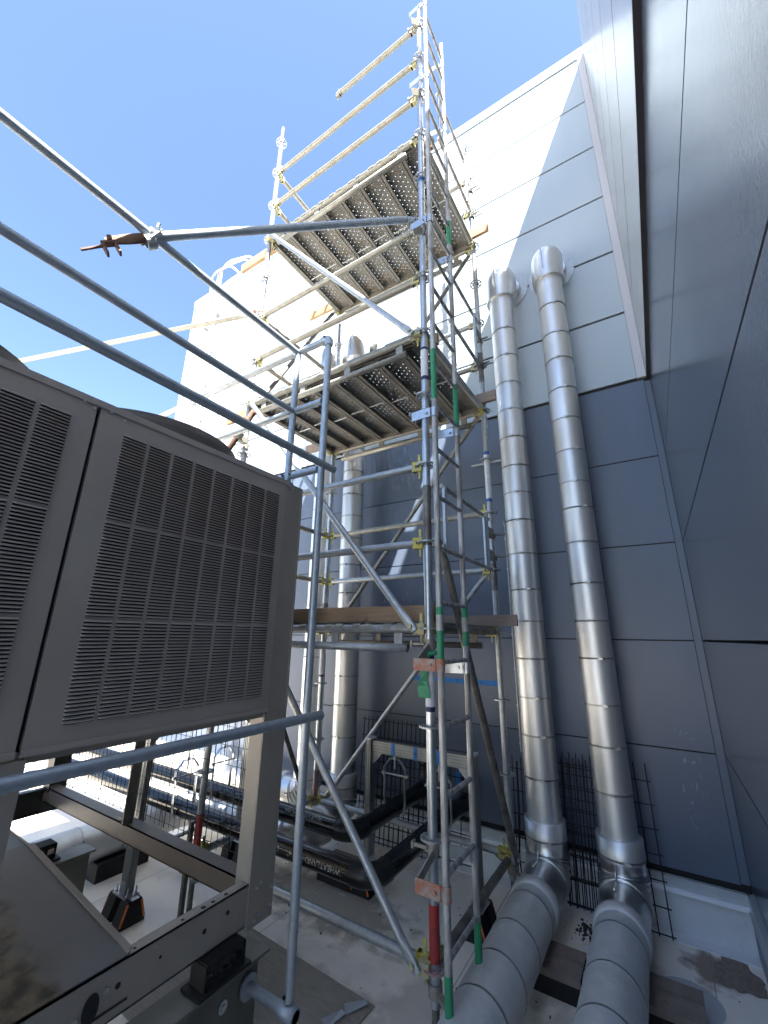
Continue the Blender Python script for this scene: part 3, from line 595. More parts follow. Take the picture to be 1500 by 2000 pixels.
gate(4.35, 4.95, 2.45, 3.22, 'sunlit guard gate between the posts above the top deck', 1)

# ================================================================ LADDER
t = Thing('access_ladder', 'long worn steel ladder with green paint marks clamped beside the front scaffold post', 'ladder', (-.947, 2.225, -1.53))
LX, LY0, LY1 = -.947, 2.048, 2.40
for y, z0, marks in ((LY0, -1.62, ((1.40,1.76),(-.17,.15),(-1.62,-1.37))), (LY1, -1.53, ((2.98,3.22),(1.37,1.70),(-.05,.17),(-1.53,-1.34)))):
    b = MB(); n = 24; b.path([(LX, y, z0+(5.5-z0)*i/n) for i in range(n+1)], .0172, 16); s = t.part('stile', b, 'ladder')
    for a, c in marks:
        b = MB(); b.tube((LX,y,a),(LX,y,c), .0180, 16, cap=False); t.part('green_mark', b, 'green', parent=s)
    for z in (2.62, .05+.02):
        b = MB(); b.tube((LX,y,z-.04),(LX,y,z+.04), .0196, 16); t.part('joint_sleeve', b, 'ladder', parent=s)
b = MB(); b.path([(0,LY0-2.225+.008,0),(0,-.05,0),(0,.05,0),(0,LY1-2.225-.008,0)], .0125, 12); RG = b.mesh('rung', 'ladder')
for k in range(23):
    if -1.33+.3*k < 5.45: t.inst('rung', RG, (LX, 2.225, -1.326+.3*k))
def bracket(t, y, z, m, toward):
    b = MB(); b.annulus((LX, y, z), (0,0,1), .0185, .0225, .06, 18); A = V((LX, y, z)); d = (V(toward)-A); d.z = 0; L_ = d.length; d.normalize(); x = V((-d.y, d.x, 0))
    b.box(A+d*(.02+(L_-.02)/2)+x*.02, (L_-.02, .005, .06), (d, x, V((0,0,1)))); b.tube(A+d*.045-x*.01, A+d*.045+x*.034, .009, 6); return t.part('bracket', b, m)
for z, m in ((5.42,'galv_new'),(4.44,'galv_new'),(2.87,'galv_new'),(1.31,'galv_new'),(-.14,'orange_worn'),(-1.09,'orange_worn')):
    p = bracket(t, LY0, z, m, (-1.095, LY0+.004, 0))
    b = MB(); b.annulus((FR.x, FR.y, z+.10), (0,0,1), TR, TR+.008, .05, 16); b.box((FR.x-.05, FR.y-.035, z+.10), (.07,.014,.014)); b.bar((-1.096, LY0+.022, z), (-1.06, FR.y-.035, z+.085), .05, .006, up=(1,0,0))
    b.box((FR.x-.09, FR.y-.035, z+.10), (.012,.03,.03)); t.part('clamp', b, 'galv_old', parent=p)
for z, m in ((5.17,'galv_new'),(4.3,'galv_new'),(2.83,'galv_new'),(1.33,'galv_new'),(-.17,'galv_new'),(-1.07,'galv')):
    bracket(t, LY1, z, m, (LX-.14, LY1-.02, 0))
# green inspection tag
b = MB(); pts = [(0,0,0),(.004,.0,-.03),(-.006,.0,-.08),(-.012,.0,-.12),(-.004,0,-.17)]; wds = [.018,.022,.018,.034,.036]
vs = []; 
for (p, wd) in zip(pts, wds): vs += [(p[0]-wd, p[1]+.01*math.sin(p[2]*30), p[2]), (p[0]+wd, p[1]-.008*math.cos(p[2]*25), p[2])]
vs += [(v[0], v[1]-.0015, v[2]) for v in vs]; n = len(pts)
fs = [(2*i,2*i+1,2*i+3,2*i+2) for i in range(n-1)]+[(2*n+2*i+2,2*n+2*i+3,2*n+2*i+1,2*n+2*i) for i in range(n-1)]+[(0,2*n,2*n+1,1)]
b.add(vs, fs); o = single('inspection_tag', b, 'green', 'green cloth inspection tag hanging on the front scaffold post', 'tag'); o.location = (FR.x-.01, FR.y-.045, -.145)
b = MB(); b.path([(0,0,0),(.03,-.01,.03),(.07,-.02,.035)], [.012,.014,.01], 8); o = single('tag_ribbon', b, 'green', 'green ribbon tucked behind the orange ladder bracket', 'ribbon'); o.location = (FR.x-.005, FR.y-.035, -.12)

# ================================================================ LOOSE TIE TUBES
A_, B_ = V((-1.10, 2.10, 3.03)), V((-1.985, .585, 1.835)); dd = (B_-A_).normalized()
t = Thing('tie_brace', 'grey tube with a flattened hooked end, running out over the guardrail against the sky', 'tube', A_)
b = MB(); b.tube(A_+dd*.09, B_-dd*.16, .0242, 18); t.part('tube', b, 'rail')
side = dd.cross(V((0,0,1))).normalized(); nup = side.cross(dd)
for e, s, nm in ((A_, 1, 'flattened_end'), (B_, -1, 'flattened_end')):
    pts = []
    for (u, w_, t_) in ((-.02,.018,.006),(.02,.026,.006),(.08,.030,.008),(.12,.028,.016),(.17,.0242,.0242)):
        for j in range(14): th = 2*math.pi*j/14; pts.append(e+dd*s*u+nup*math.cos(th)*w_+side*math.sin(th)*t_)
    b = MB(); b.add(pts, [(i*14+j, i*14+(j+1)%14, (i+1)*14+(j+1)%14, (i+1)*14+j) for i in range(4) for j in range(14)], True); b.add(pts[:14], [tuple(range(14))])
    b.tube(e-side*.025, e+side*.025, .012, 8); t.part(nm, b, 'rust' if s < 0 else 'rail')
b = MB(); c = B_+V((0,0,-.02)); b.box(c-dd*.0, (.07,.035,.010), (dd, side, nup)); b.box(c+dd*.028-nup*.03, (.010,.035,.055), (dd, side, nup)); b.box(c-dd*.028-nup*.03, (.010,.035,.055), (dd, side, nup)); b.bar(c+dd*.03-nup*.01, c+dd*.13-nup*.02, .012, .008)
t.part('end_hook', b, 'rust')
b = MB(); cc = V((-1.9,.726,1.958)); b.annulus(cc, (0,1,0), .0225, .034, .045, 18); b.annulus(cc+V((.0,.0,-.045)), dd, .0245, .036, .045, 18)
for s in (-1, 1): b.tube(cc+V((.04*s,-.02,-.06)), cc+V((.045*s,.02,.03)), .006, 8); b.tube(cc+V((.045*s,.0,.02)), cc+V((.052*s,.0,.045)), .010, 6)
t.part('swivel_clamp', b, 'galv')
a, c = V((-2.95,2.13,3.05)), V((-6.3,1.08,3.06)); dd2 = (c-a).normalized(); s2 = dd2.cross(V((0,0,1))).normalized()
t = Thing('tie_tube', 'long pale tube running level from the far front post out over the cabinet', 'tube', a)
b = MB(); b.tube(a+dd2*.14, c, .0242, 16); pts = []
for (u, w_, t_) in ((0,.02,.006),(.06,.03,.008),(.10,.028,.016),(.15,.0242,.0242)):
    for j in range(14): th = 2*math.pi*j/14; pts.append(a+dd2*u+V((0,0,1))*math.cos(th)*w_+s2*math.sin(th)*t_)
b.add(pts, [(i*14+j, i*14+(j+1)%14, (i+1)*14+(j+1)%14, (i+1)*14+j) for i in range(3) for j in range(14)], True); t.part('tube', b, 'galv_old')
b = MB(); b.annulus((FL.x,FL.y,3.08),(0,0,1), TR, .034, .05, 16); b.box((FL.x-.03, FL.y-.06, 3.07), (.05,.03,.04)); b.tube((FL.x-.06,FL.y-.05,3.09),(FL.x-.06,FL.y+.05,3.09), .008, 8); t.part('clamp', b, 'rust')
t = Thing('rusty_tube', 'short rusty tube with an open end clamped low on the far front post', 'tube', (-2.63,2.04,1.79))
b = MB(); b.hollow((-3.18,2.09,1.36),(-2.60,2.02,1.80), .0245, .004, 18); t.part('tube', b, 'rust')
b = MB(); b.annulus((-2.80,2.05,1.65), (V((.58,-.07,.44))), .0245, .036, .05, 16); b.box((-2.84,2.11,1.64), (.05,.1,.05)); b.annulus((FL.x,FL.y,1.62),(0,0,1), TR, .035, .05, 16); t.part('clamp', b, 'galv_old')

# ================================================================ GUARDRAIL
GR = .0222; P1 = V((-1.61,1.80,0)); P2 = V((-1.90,1.80,0)); GZ = (1.955, 1.475, .992)
t = Thing('guardrail', 'blue grey tube guardrail passing above and in front of the grey cabinet', 'guardrail', (-1.61,1.8,-1.585))
b = MB(); b.tube(at(P1,-1.56), at(P1,1.93), GR, 18); t.part('post', b, 'rail')
b = MB(); b.tube(at(P2,.935), at(P2,1.93), GR, 18); t.part('post', b, 'rail')
def fit_ring(c, d, ln=.085): bb = MB(); c = V(c); d = V(d).normalized(); bb.path([c-d*ln/2, c-d*ln/2, c-d*(ln/2-.012), c-d*(ln/2-.012), c+d*(ln/2-.012), c+d*(ln/2-.012), c+d*ln/2, c+d*ln/2], [GR, .0305, .0305, .0285, .0285, .0305, .0305, GR], 18, False); return bb
for i, z in enumerate(GZ):
    b = MB(); b.tube((P1.x-.03,1.8,z),(P2.x+.03,1.8,z), GR, 16); t.part('stub_rail', b, 'rail')
    b = MB(); b.tube((P2.x-.03,1.8,z),(-6.8,1.8,z), GR, 16); t.part('rail', b, 'galv')
    X = P2.x if i < 2 else P1.x
    b = MB(); b.tube((X, 1.8 if i < 2 else 1.85, z+ (0 if i < 2 else -.0)),(X,-3.0,z), GR, 18) if i < 2 else b.tube((X+.05,1.86,z),(X+.05,-3.0,z), GR, 18); t.part('rail', b, 'rail')
b = MB(); b.tube((P1.x+.05,1.86,-.405),(P1.x+.05,-3.0,-.405), GR, 18); t.part('rail', b, 'rail')
for z in (.992, -.405):                                   # crossover fittings
    b = fit_ring((P1.x+.05,1.815,z),(0,1,0),.09); b.v += []; t.part('crossover_fitting', b, 'rail'); t.part('crossover_fitting', fit_ring((P1.x,1.8,z),(0,0,1),.10), 'rail')
b = MB(); b.path(fillet([(P1.x-.06,1.8,GZ[0]),(P1.x,1.8,GZ[0]),(P1.x,1.8,GZ[0]-.06)], .028, 6), .0295, 18); t.part('elbow_fitting', b, 'rail')
for i, z in enumerate(GZ):
    t.part('tee_fitting', fit_ring((P2.x,1.8,z),(0,0,1),.085), 'rail'); t.part('tee_fitting', fit_ring((P2.x,1.8,z),(1,0,0),.13), 'rail')
    if i < 2: t.part('tee_fitting', fit_ring((P2.x,1.765,z),(0,1,0),.07), 'rail')
    if i == 1: t.part('tee_fitting', fit_ring((P1.x,1.8,z),(0,0,1),.085), 'rail')
b = MB()
for (c, d) in (((P1.x-.02,1.77,1.96),(0,-1,0)), ((P2.x-.02,1.77,1.0),(0,-1,0)), ((P2.x+.05,1.77,.99),(0,-1,0)), ((P1.x,1.769,-1.53),(0,-1,0))):
    c = V(c); b.tube(c, c+V(d)*.006, .0075, 10)
t.part('grub_screw', b, 'hvac_dark')
b = MB(); b.annulus((P2.x,1.8,.94),(0,0,1), GR, .042, .012, 18); t.part('foot_flange', b, 'rail')
# foot: tee, open end and the stub back to the beam
t.part('tee_fitting', fit_ring((P1.x,1.8,-1.535),(0,0,1),.09), 'rail')
b = MB(); b.path([(P1.x-.05,1.8,-1.60),(P1.x+.045,1.8,-1.60),(P1.x+.045,1.8,-1.60),(P1.x+.01,1.8,-1.60)], [.031,.031,.023,.023], 18, True); t.part('tee_fitting', b, 'rail')
b = MB(); b.tube((P1.x-.05,1.8,-1.60),(-1.872,1.8,-1.60), GR, 16); t.part('stub_rail', b, 'rail'); t.part('socket', fit_ring((-1.84,1.8,-1.60),(1,0,0),.06), 'rail')
b = MB(); b.annulus((-1.868,1.8,-1.60),(1,0,0), GR, .05, .010, 20); t.part('foot_flange', b, 'rail')

# ================================================================ GREY CONDENSING UNIT
HX = -1.85; HT, HB = .93, -.40; YC = 1.75
t = Thing('condensing_unit', 'big grey louvred air conditioning cabinet raised on legs over steel beams', 'air conditioner', (-3.05,.4,-1.34))
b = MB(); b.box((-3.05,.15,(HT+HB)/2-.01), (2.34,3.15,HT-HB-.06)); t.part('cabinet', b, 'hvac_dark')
b = MB(); b.box((-3.05,.10,HT-.012), (2.40,3.36,.02)); b.box((HX+.004,.10,HT-.005), (.004,3.30,.03)); t.part('top_cover', b, 'hvac')
LM_ = MB(); hp = .0137
LM_.add([(0,-.0515,0),(0,.0515,0),(.0085,.048,-.0078),(.0085,-.048,-.0078),(0,.0515,-.0078),(0,-.0515,-.0078)], [(0,1,2,3),(3,2,4,5),(1,4,2),(0,3,5)])
LOUV = LM_.mesh('louvre', 'hvac')
def louvre_panel(y0, y1, cols, nparts, label):
    b = MB(); b.box((HX-.012,(y0+y1)/2,(HT+HB)/2+.0), (.024,y1-y0,HT-HB-.03)); b.box((HX-.002,(y0+y1)/2,HB+.005), (.02,y1-y0,.02)); p = t.part('louvre_panel', b, 'hvac', label=label)
    st = MB(); dk = MB()
    for ci, yc in enumerate(cols):
        for (zt, n) in ((.832,28),(.4385,28),(.045,27)):
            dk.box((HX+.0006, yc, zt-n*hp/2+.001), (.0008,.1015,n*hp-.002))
            for k in range(n):
                z = zt-k*hp
                if ci < nparts: t.inst('louvre', LOUV, (HX+.001, yc, z), parent=p)
                else:
                    o_ = V((HX+.001, yc, z)); st.add([o_+V(v) for v in LM_.v], LM_.f)
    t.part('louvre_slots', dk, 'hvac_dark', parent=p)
    if st.v: t.part('louvre', st, 'hvac', parent=p, kind='stuff')
louvre_panel(.668, YC, [.822+.1175*i for i in range(8)], 1, 'louvred panel nearest the facade')
louvre_panel(-.45, .652, [.520-.1175*i for i in range(7)], 2, 'louvred panel cut by the picture edge')
louvre_panel(-1.56, -.466, [-.60-.1175*i for i in range(8)], 0, 'louvred panel behind the camera line')
b = MB(); b.box((HX-.02,1.828,(HT+HB)/2-.01), (.03,.148,HT-HB+.02)); b.box((-2.3,1.895,(HT+HB)/2), (.9,.01,HT-HB-.02)); t.part('corner_post', b, 'hvac_frame')
b = MB(); b.box((HX-.01, 1.754, .262), (.008,.006,1.30)); t.part('corner_seam', b, 'hvac_dark')
b = MB()
for (y, z) in ((.60,.905),(.64,.893),(.705,.905),(.76,.893),(1.70,.91),(1.72,.90),(1.80,.88),(1.79,-.37),(1.80,.9)): b.tube((HX+.002,y,z),(HX+.008,y,z), .0055, 8)
for y in (1.78,1.84): b.tube((HX+.002,y,-.47),(HX+.009,y,-.47), .008, 8)
t.part('screw_heads', b, 'zinc')
for yc in (1.18,.11,-1.0):
    b = MB(); b.path([(-2.44,yc,HT-.0),(-2.44,yc,1.03),(-2.44,yc,1.072),(-2.44,yc,1.072),(-2.44,yc,.98)], [.50,.485,.49,.47,.45], 48, True); t.part('fan_shroud', b, 'shroud')
    b = MB(); b.path([(-3.55,yc,HT),(-3.55,yc,1.04),(-3.55,yc,1.04),(-3.55,yc,.96)], [.50,.49,.47,.45], 48, True); t.part('fan_shroud', b, 'shroud')
b = MB(); b.box((-3.05,.1,HB-.012), (2.36,3.28,.04)); t.part('underside', b, 'hvac_frame')
# legs
def bolts(bm, pts, ax, r=.011, h=.008):
    for p in pts: p = V(p); bm.tube(p, p+V(ax)*h, r, 8); bm.tube(p, p+V(ax)*(h+.006), r*.55, 6)
def put_bolts(pts, ax, r, parent=None):
    bm = MB(); bolts(bm, [(0,0,0)], ax, r); me = bm.mesh('bolt', 'zinc')
    for p in pts: t.inst('bolt', me, p, parent=parent)
def leg(y0, y1, x=HX, lab=None, zb=-1.345, sgn=1):
    b = MB(); b.box((x-.004*sgn,(y0+y1)/2,(HB+zb)/2-.015), (.008,y1-y0,HB-zb)); yy = y0 if sgn*1 > 0 else y0
    b.box((x-.055*sgn, y0+.004 if y0 > 1 else y1-.004, (HB+zb)/2+.075), (.10,.008,HB-zb-.15)); return t.part('leg', b, 'hvac_frame' if sgn > 0 else 'hvac_far_shaded')
L1 = leg(1.735,1.897); put_bolts([(HX,1.775,-1.20),(HX,1.80,-1.185),(HX,1.875,-1.16),(HX,1.875,-1.235),(HX,1.875,-1.31),(HX,1.775,-1.33),(HX,1.80,-1.315)], (1,0,0), .0065, L1)
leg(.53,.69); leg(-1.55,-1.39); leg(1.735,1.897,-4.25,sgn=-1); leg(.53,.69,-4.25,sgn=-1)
put_bolts([(HX,.60,-.50),(HX,.65,-.50)], (1,0,0), .008)
# side channels and end channel (top flange, web, bottom flange)
def channel(a, c, h, fl, inward, m='hvac_frame', holes=()):
    a = V(a); c = V(c); iw = V(inward); b = MB(); d = (c-a).normalized(); L_ = (c-a).length; mid = (a+c)/2; Z = V((0,0,1))
    b.box(mid-iw*(-.003)-Z*h/2, (L_,.006,h), (d, iw, Z)); b.box(mid+iw*(fl/2)-Z*.003, (L_,fl,.006), (d, iw, Z)); b.box(mid+iw*(fl/2)-Z*(h-.003), (L_,fl,.006), (d, iw, Z))
    o = t.part('base_channel', b, m)
    if holes:
        hb = MB()
        for (p, ax, r) in holes: p = V(p); ax = V(ax); hb.tube(p-ax*.002, p+ax*.0012, r, 12)
        t.part('bolt_hole', hb, 'hvac_dark', parent=o)
    return o
CT = -1.172
ch = channel((HX-.006,-1.55,CT),(HX-.006,1.735,CT), .168, .055, (-1,0,0), holes=[((HX-.006+.0,1.50,-1.25),(1,0,0),.010),((HX-.006,1.62,-1.235),(1,0,0),.009),((HX-.03,1.62,CT),(0,0,1),.010),((HX-.03,1.55,CT),(0,0,1),.009),((HX-.03,1.50,CT),(0,0,1),.011),((HX-.03,1.40,CT),(0,0,1),.007),((HX-.03,1.20,CT),(0,0,1),.006),((HX-.006,1.30,-1.24),(1,0,0),.006),((HX-.006,1.14,-1.245),(1,0,0),.010)])
b = MB(); pts = []
ov = [(1.05+.028*math.cos(a)*1.0, -1.262+.045*math.sin(a)) for a in [2*math.pi*k/20 for k in range(20)]]
b.add([(HX-.0015, y, z) for (y, z) in ov], [tuple(range(20))]); t.part('access_hole', b, 'hvac_dark', parent=ch)
put_bolts([(HX-.006,1.095,-1.235),(HX-.006,1.00,-1.27)], (1,0,0), .010, ch)
b = MB(); b.box((HX-.002, 1.12, -1.30), (.004,.12,.006)); t.part('slot_trim', b, 'hvac_dark', parent=ch)
channel((-4.24,-1.55,CT),(-4.24,1.735,CT), .168, .055, (1,0,0), 'hvac_far_shaded')
channel((-4.23,1.742,CT),(HX-.065,1.742,CT), .095, .088, (0,1,0), 'hvac_shaded')
channel((-4.23,.60,CT),(HX-.065,.60,CT), .168, .08, (0,1,0), 'hvac_shaded')
# drain pan
b = MB(); pq = [(-1.862,.30,CT+.004),(-1.862,1.165,CT+.004),(-2.90,1.165,CT+.116),(-3.4,1.165,CT+.13),(-3.4,.30,CT+.13),(-2.90,.30,CT+.116)]
b.add(pq+[(p[0],p[1],p[2]-.004) for p in pq], [(0,1,2,5),(5,2,3,4),(6,11,8,7),(11,10,9,8),(1,7,8,2),(2,8,9,3)]); o = t.part('drain_pan', b, 'pan_dirt')
b = MB(); b.bar((-1.865,1.170,CT-.010),(-2.90,1.170,CT+.100), .008, .042); b.bar((-1.89,1.18,CT+.0),(-2.90,1.18,CT+.112), .034, .006); b.bar((-2.90,1.170,CT+.10),(-3.4,1.170,CT+.114), .008, .042); t.part('pan_rim', b, 'hvac_frame', parent=o)
# mesh guard on the end under the cabinet
vme = MB(); vme.tube((0,0,0),(0,0,.80), .0018, 6); vme = vme.mesh('guard_wire','wire_grey'); vth = MB(); vth.tube((0,0,0),(0,0,.78), .0034, 6); vth = vth.mesh('guard_wire','wire_grey')
hme = MB(); hme.tube((0,0,0),(2.2,0,0), .0016, 6); hme = hme.mesh('guard_wire','wire_grey')
gz = -1.165; gy = 1.84
x = -4.16
k = 0
while x < -1.99:
    t.inst('guard_wire', vth if k % 4 == 3 else vme, (x, gy, gz+ (0 if k % 4 else .01))); x += .0515; k += 1
for j in range(8): t.inst('guard_wire', hme, (-4.18, gy-.004, gz+.03+.1*j))
# middle hanger post inside
b = MB(); b.box((-3.05,1.775,-.79), (.075,.012,.76)); b.box((-3.02,1.745,-.79), (.012,.055,.76)); b.box((-3.07,1.76,-1.155), (.12,.03,.012)); t.part('middle_post', b, 'beam')

# steel beams and vibration mounts under the unit
def ibeam(xc, label):
    t_ = Thing('support_beam', label, 'beam', (xc, .2, ZF), 'steel beams under the grey cabinet'); zt, zb, fw = -1.462, ZF+.004, .16
    b = MB(); y0, y1 = -1.7, 1.86
    b.box((xc,(y0+y1)/2,zt-.006), (fw,y1-y0,.012)); t_.part('top_flange', b, 'beam'); b = MB(); b.box((xc,(y0+y1)/2,(zt+zb)/2), (.010,y1-y0,zt-zb-.026)); t_.part('web', b, 'beam')
    b = MB(); b.box((xc,(y0+y1)/2,zb+.007), (fw,y1-y0,.012)); t_.part('bottom_flange', b, 'beam')
    for y in (1.42,.2,-.9):
        b = MB(); b.box((xc+.04,y,(zt+zb)/2), (.068,.010,zt-zb-.03)); b.box((xc-.04,y,(zt+zb)/2), (.068,.010,zt-zb-.03)); t_.part('stiffener', b, 'beam')
    b = MB(); b.annulus((xc+.010,1.66,-1.60),(1,0,0),.010,.024,.008,16); b.tube((xc+.005,1.66,-1.60),(xc+.022,1.66,-1.60),.011,6); t_.part('bolt', b, 'zinc')
ibeam(-1.885, 'near dark steel beam under the front legs of the cabinet'); ibeam(-3.62, 'far dark steel beam, its cut end seen beneath the cabinet')
def mount(x, y, label, tall=.085):
    t_ = Thing('vibration_mount', label, 'vibration mount', (x, y, -1.458), 'black vibration mounts on the steel beams'); zt = -1.352
    b = MB(); b.box((x,y,-1.452), (.13,.27,.012)); b.box((x,y,zt-.006), (.10,.20,.010)); t_.part('plate', b, 'rubber')
    b = MB()
    for yy in (-.10,.10): b.box((x,y+yy,(zt-1.452)/2-.0), (.10,.012,.085))
    b.box((x+.046,y,-1.372), (.008,.20,.02)); b.box((x+.046,y,-1.430), (.008,.20,.03))
    for yy in (-.045,.045): b.box((x+.046,y+yy,-1.40), (.008,.022,.045))
    t_.part('housing', b, 'rubber')
    b = MB()
    for yy in (-.05,.0,.05):
        pts = [(x+.028*math.cos(a_*.9), y+yy+.018*math.sin(a_*.9), -1.443+.0026*a_) for a_ in range(31)]; b.path(pts, .004, 6)
    t_.part('spring', b, 'beam')
mount(-1.86, 1.60, 'black spring mount between the near beam and the cabinet leg'); mount(-3.64, 1.52, 'black spring mount on the far beam'); mount(-1.86,.2,'black spring mount below the picture edge')

# ================================================================ BLACK PIPES
def black_pipe(pts, label, cuts, textline=None):
    t = Thing('black_pipe', label, 'pipe', pts[0], 'black coated pipes running below the scaffold'); r = .060
    P = [V(p) for p in pts]
    for i in range(len(P)-1):
        d = (P[i+1]-P[i]).normalized(); s = P[i]+d*(.12 if i else 0); e = P[i+1]-d*(.12 if i < len(P)-2 else 0)
        b = MB(); n = max(1, int((e-s).length/.25)); b.path([s.lerp(e, k/n) for k in range(n+1)], r, 26, True); t.part('pipe', b, 'pipe')
        if i < len(P)-2:
            d2 = (P[i+2]-P[i+1]).normalized(); q = fillet([e-d*.015, P[i+1], P[i+1]+d2*.135], .11, 10); b = MB(); b.path(q, .0635, 26, True); t.part('elbow', b, 'pipe_fit')
            b = MB(); b.annulus(e-d*.01, d, .055, .0650, .006, 26); b.annulus(P[i+1]+d2*.13, d2, .055, .0650, .006, 26); t.part('weld_collar', b, 'pipe_fit')
    return t
PA = [(-7.5,2.36,-1.315),(-1.54,2.36,-1.315),(-1.54,3.84,-1.315),(-1.54,3.84,-1.16)]
PB = [(-7.5,2.70,-1.29),(-1.93,2.70,-1.29),(-1.93,3.82,-1.29),(-1.93,3.82,-1.12)]
ta = black_pipe(PA, 'nearer black pipe with white upside down print, bending towards the wall close to the floor', [])
tb = black_pipe(PB, 'farther black pipe held in the hanger beside the aluminium frame post', [])
def wrap_text(t, body, size, xc, y, z, r, ang, flip=True):
    me = text_mesh(body, size, .0002)
    for v in me.vertices:
        x, yy, zz = v.co; s = -1 if flip else 1; a = ang+s*yy/r; rr = r+.0012+zz
        v.co = (s*x, -rr*math.cos(a), rr*math.sin(a))
    me.materials.clear(); me.materials.append(M['whiteink']); t.inst('lettering', me, (xc, y, z))
wrap_text(ta, '4".', .044, -2.135, 2.36, -1.315, .060, R(8)); wrap_text(ta, 'S', .044, -2.23, 2.36, -1.315, .060, R(8))
wrap_text(ta, 'WHEATLAND-OR', .044, -1.90, 2.36, -1.315, .060, R(8))
wrap_text(ta, '95', .045, -2.55, 2.36, -1.315, .060, R(0))
wrap_text(ta, 'WHEATLAND', .05, -3.9, 2.36, -1.315, .060, R(25), False); wrap_text(ta, 'WHEATLAND', .05, -4.5, 2.36, -1.315, .060, R(25), False)
wrap_text(tb, 'WHEATLAND-OR', .045, -2.35, 2.70, -1.29, .060, R(50)); wrap_text(tb, 'WHEATLAND', .05, -3.2, 2.70, -1.29, .060, R(30), False); wrap_text(tb, 'WHEATLAND', .05, -4.6, 2.70, -1.29, .060, R(30), False)

# clevis hangers
def hanger(c, ax, top, label):
    c = V(c); t = Thing('clevis_hanger', label, 'pipe hanger', c, 'bent strap hangers round the black pipes'); a = V(ax); s = V((a.y, a.x, 0)); s = V((abs(s.x), abs(s.y), 0)); Z = V((0,0,1))
    def strip(pts, nm):
        b = MB()
        for i in range(len(pts)-1):
            p = c+s*pts[i][0]+Z*pts[i][1]; q = c+s*pts[i+1][0]+Z*pts[i+1][1]; b.bar(p, q, .026, .005, up=None if False else a.cross((q-p).normalized()))
        return t.part(nm, b, 'zinc')
    arc = [(.092, .23)]+[(.092, .05)]+[(.088*math.cos(R(-u)), .085*math.sin(R(-u))+.012) for u in range(0, 181, 18)]+[(-.092, .05),(-.092,.23)]
    strip(arc, 'lower_strap'); strip([(.098,.205),(.098,.27),(.045,.335),(-.045,.335),(-.098,.27),(-.098,.205)], 'yoke')
    b = MB(); b.tube(c-s*.12+Z*.225, c+s*.12+Z*.225, .0065, 8); b.tube(c-s*.118+Z*.225, c-s*.106+Z*.225, .013, 6); b.tube(c+s*.106+Z*.225, c+s*.118+Z*.225, .013, 6); t.part('cross_bolt', b, 'zinc')
    b = MB(); b.tube(c+Z*.265, V((c.x,c.y,top)), .0055, 8); b.tube(c+Z*.338, c+Z*.352, .012, 6); t.part('threaded_rod', b, 'zinc')
FY = 3.25
hanger((-1.54,FY,-1.315), (0,1,0), -.86, 'strap hanger half hidden behind the front scaffold post'); hanger((-1.93,FY,-1.29), (0,1,0), -.86, 'strap hanger in full view inside the aluminium frame')
hanger((-3.34,2.36,-1.315), (1,0,0), -.7, 'strap hanger on the nearer pipe seen through the wire guard'); hanger((-3.34,2.70,-1.29), (1,0,0), -.7, 'strap hanger on the farther pipe seen through the wire guard')

# ribbed aluminium frames on rubber feet
def profile(w_, d_, n):                                   # ribbed rectangular extrusion outline
    p = []; g = .006
    def side(x0, y0, x1, y1, nx, ny):
        L_ = math.hypot(x1-x0, y1-y0); k = max(1, int(L_/.022)); out = []
        for i in range(k):
            for (u, dep) in ((0.0,0),(.32,0),(.36,g),(.64,g),(.68,0)):
                q = (i+u)/k; out.append((x0+(x1-x0)*q-nx*dep, y0+(y1-y0)*q-ny*dep))
        return out
    a, c = w_/2, d_/2
    return side(-a,-c,a,-c,0,-1)+side(a,-c,a,c,1,0)+side(a,c,-a,c,0,1)+side(-a,c,-a,-c,-1,0)
def gusset(t, c, ax, up, sgn, parent=None):
    c = V(c); ax = V(ax); n = V((-ax.y, ax.x, 0)); Z = V((0,0,1)); L_ = .085
    pts = [c, c+ax*L_*sgn, c+ax*(L_-.01)*sgn-Z*.02, c+ax*.02*sgn-Z*(L_-.01), c-Z*L_]; vs = [p+n*.012 for p in pts]+[p-n*.012 for p in pts]; k = 5
    b = MB(); b.add(vs, [tuple(range(k)), tuple(reversed(range(k,2*k)))]+[(i,k+i,k+(i+1)%k,(i+1)%k) for i in range(k)])
    for (u, v_) in ((.05,.018),(.018,.05),(.03,.03)): p = c+ax*u*sgn-Z*v_; b.tube(p-n*.015, p-n*.0125, .005, 8); b.tube(p+n*.0125, p+n*.015, .005, 8)
    t.part('corner_gusset', b, 'zinc', parent=parent)
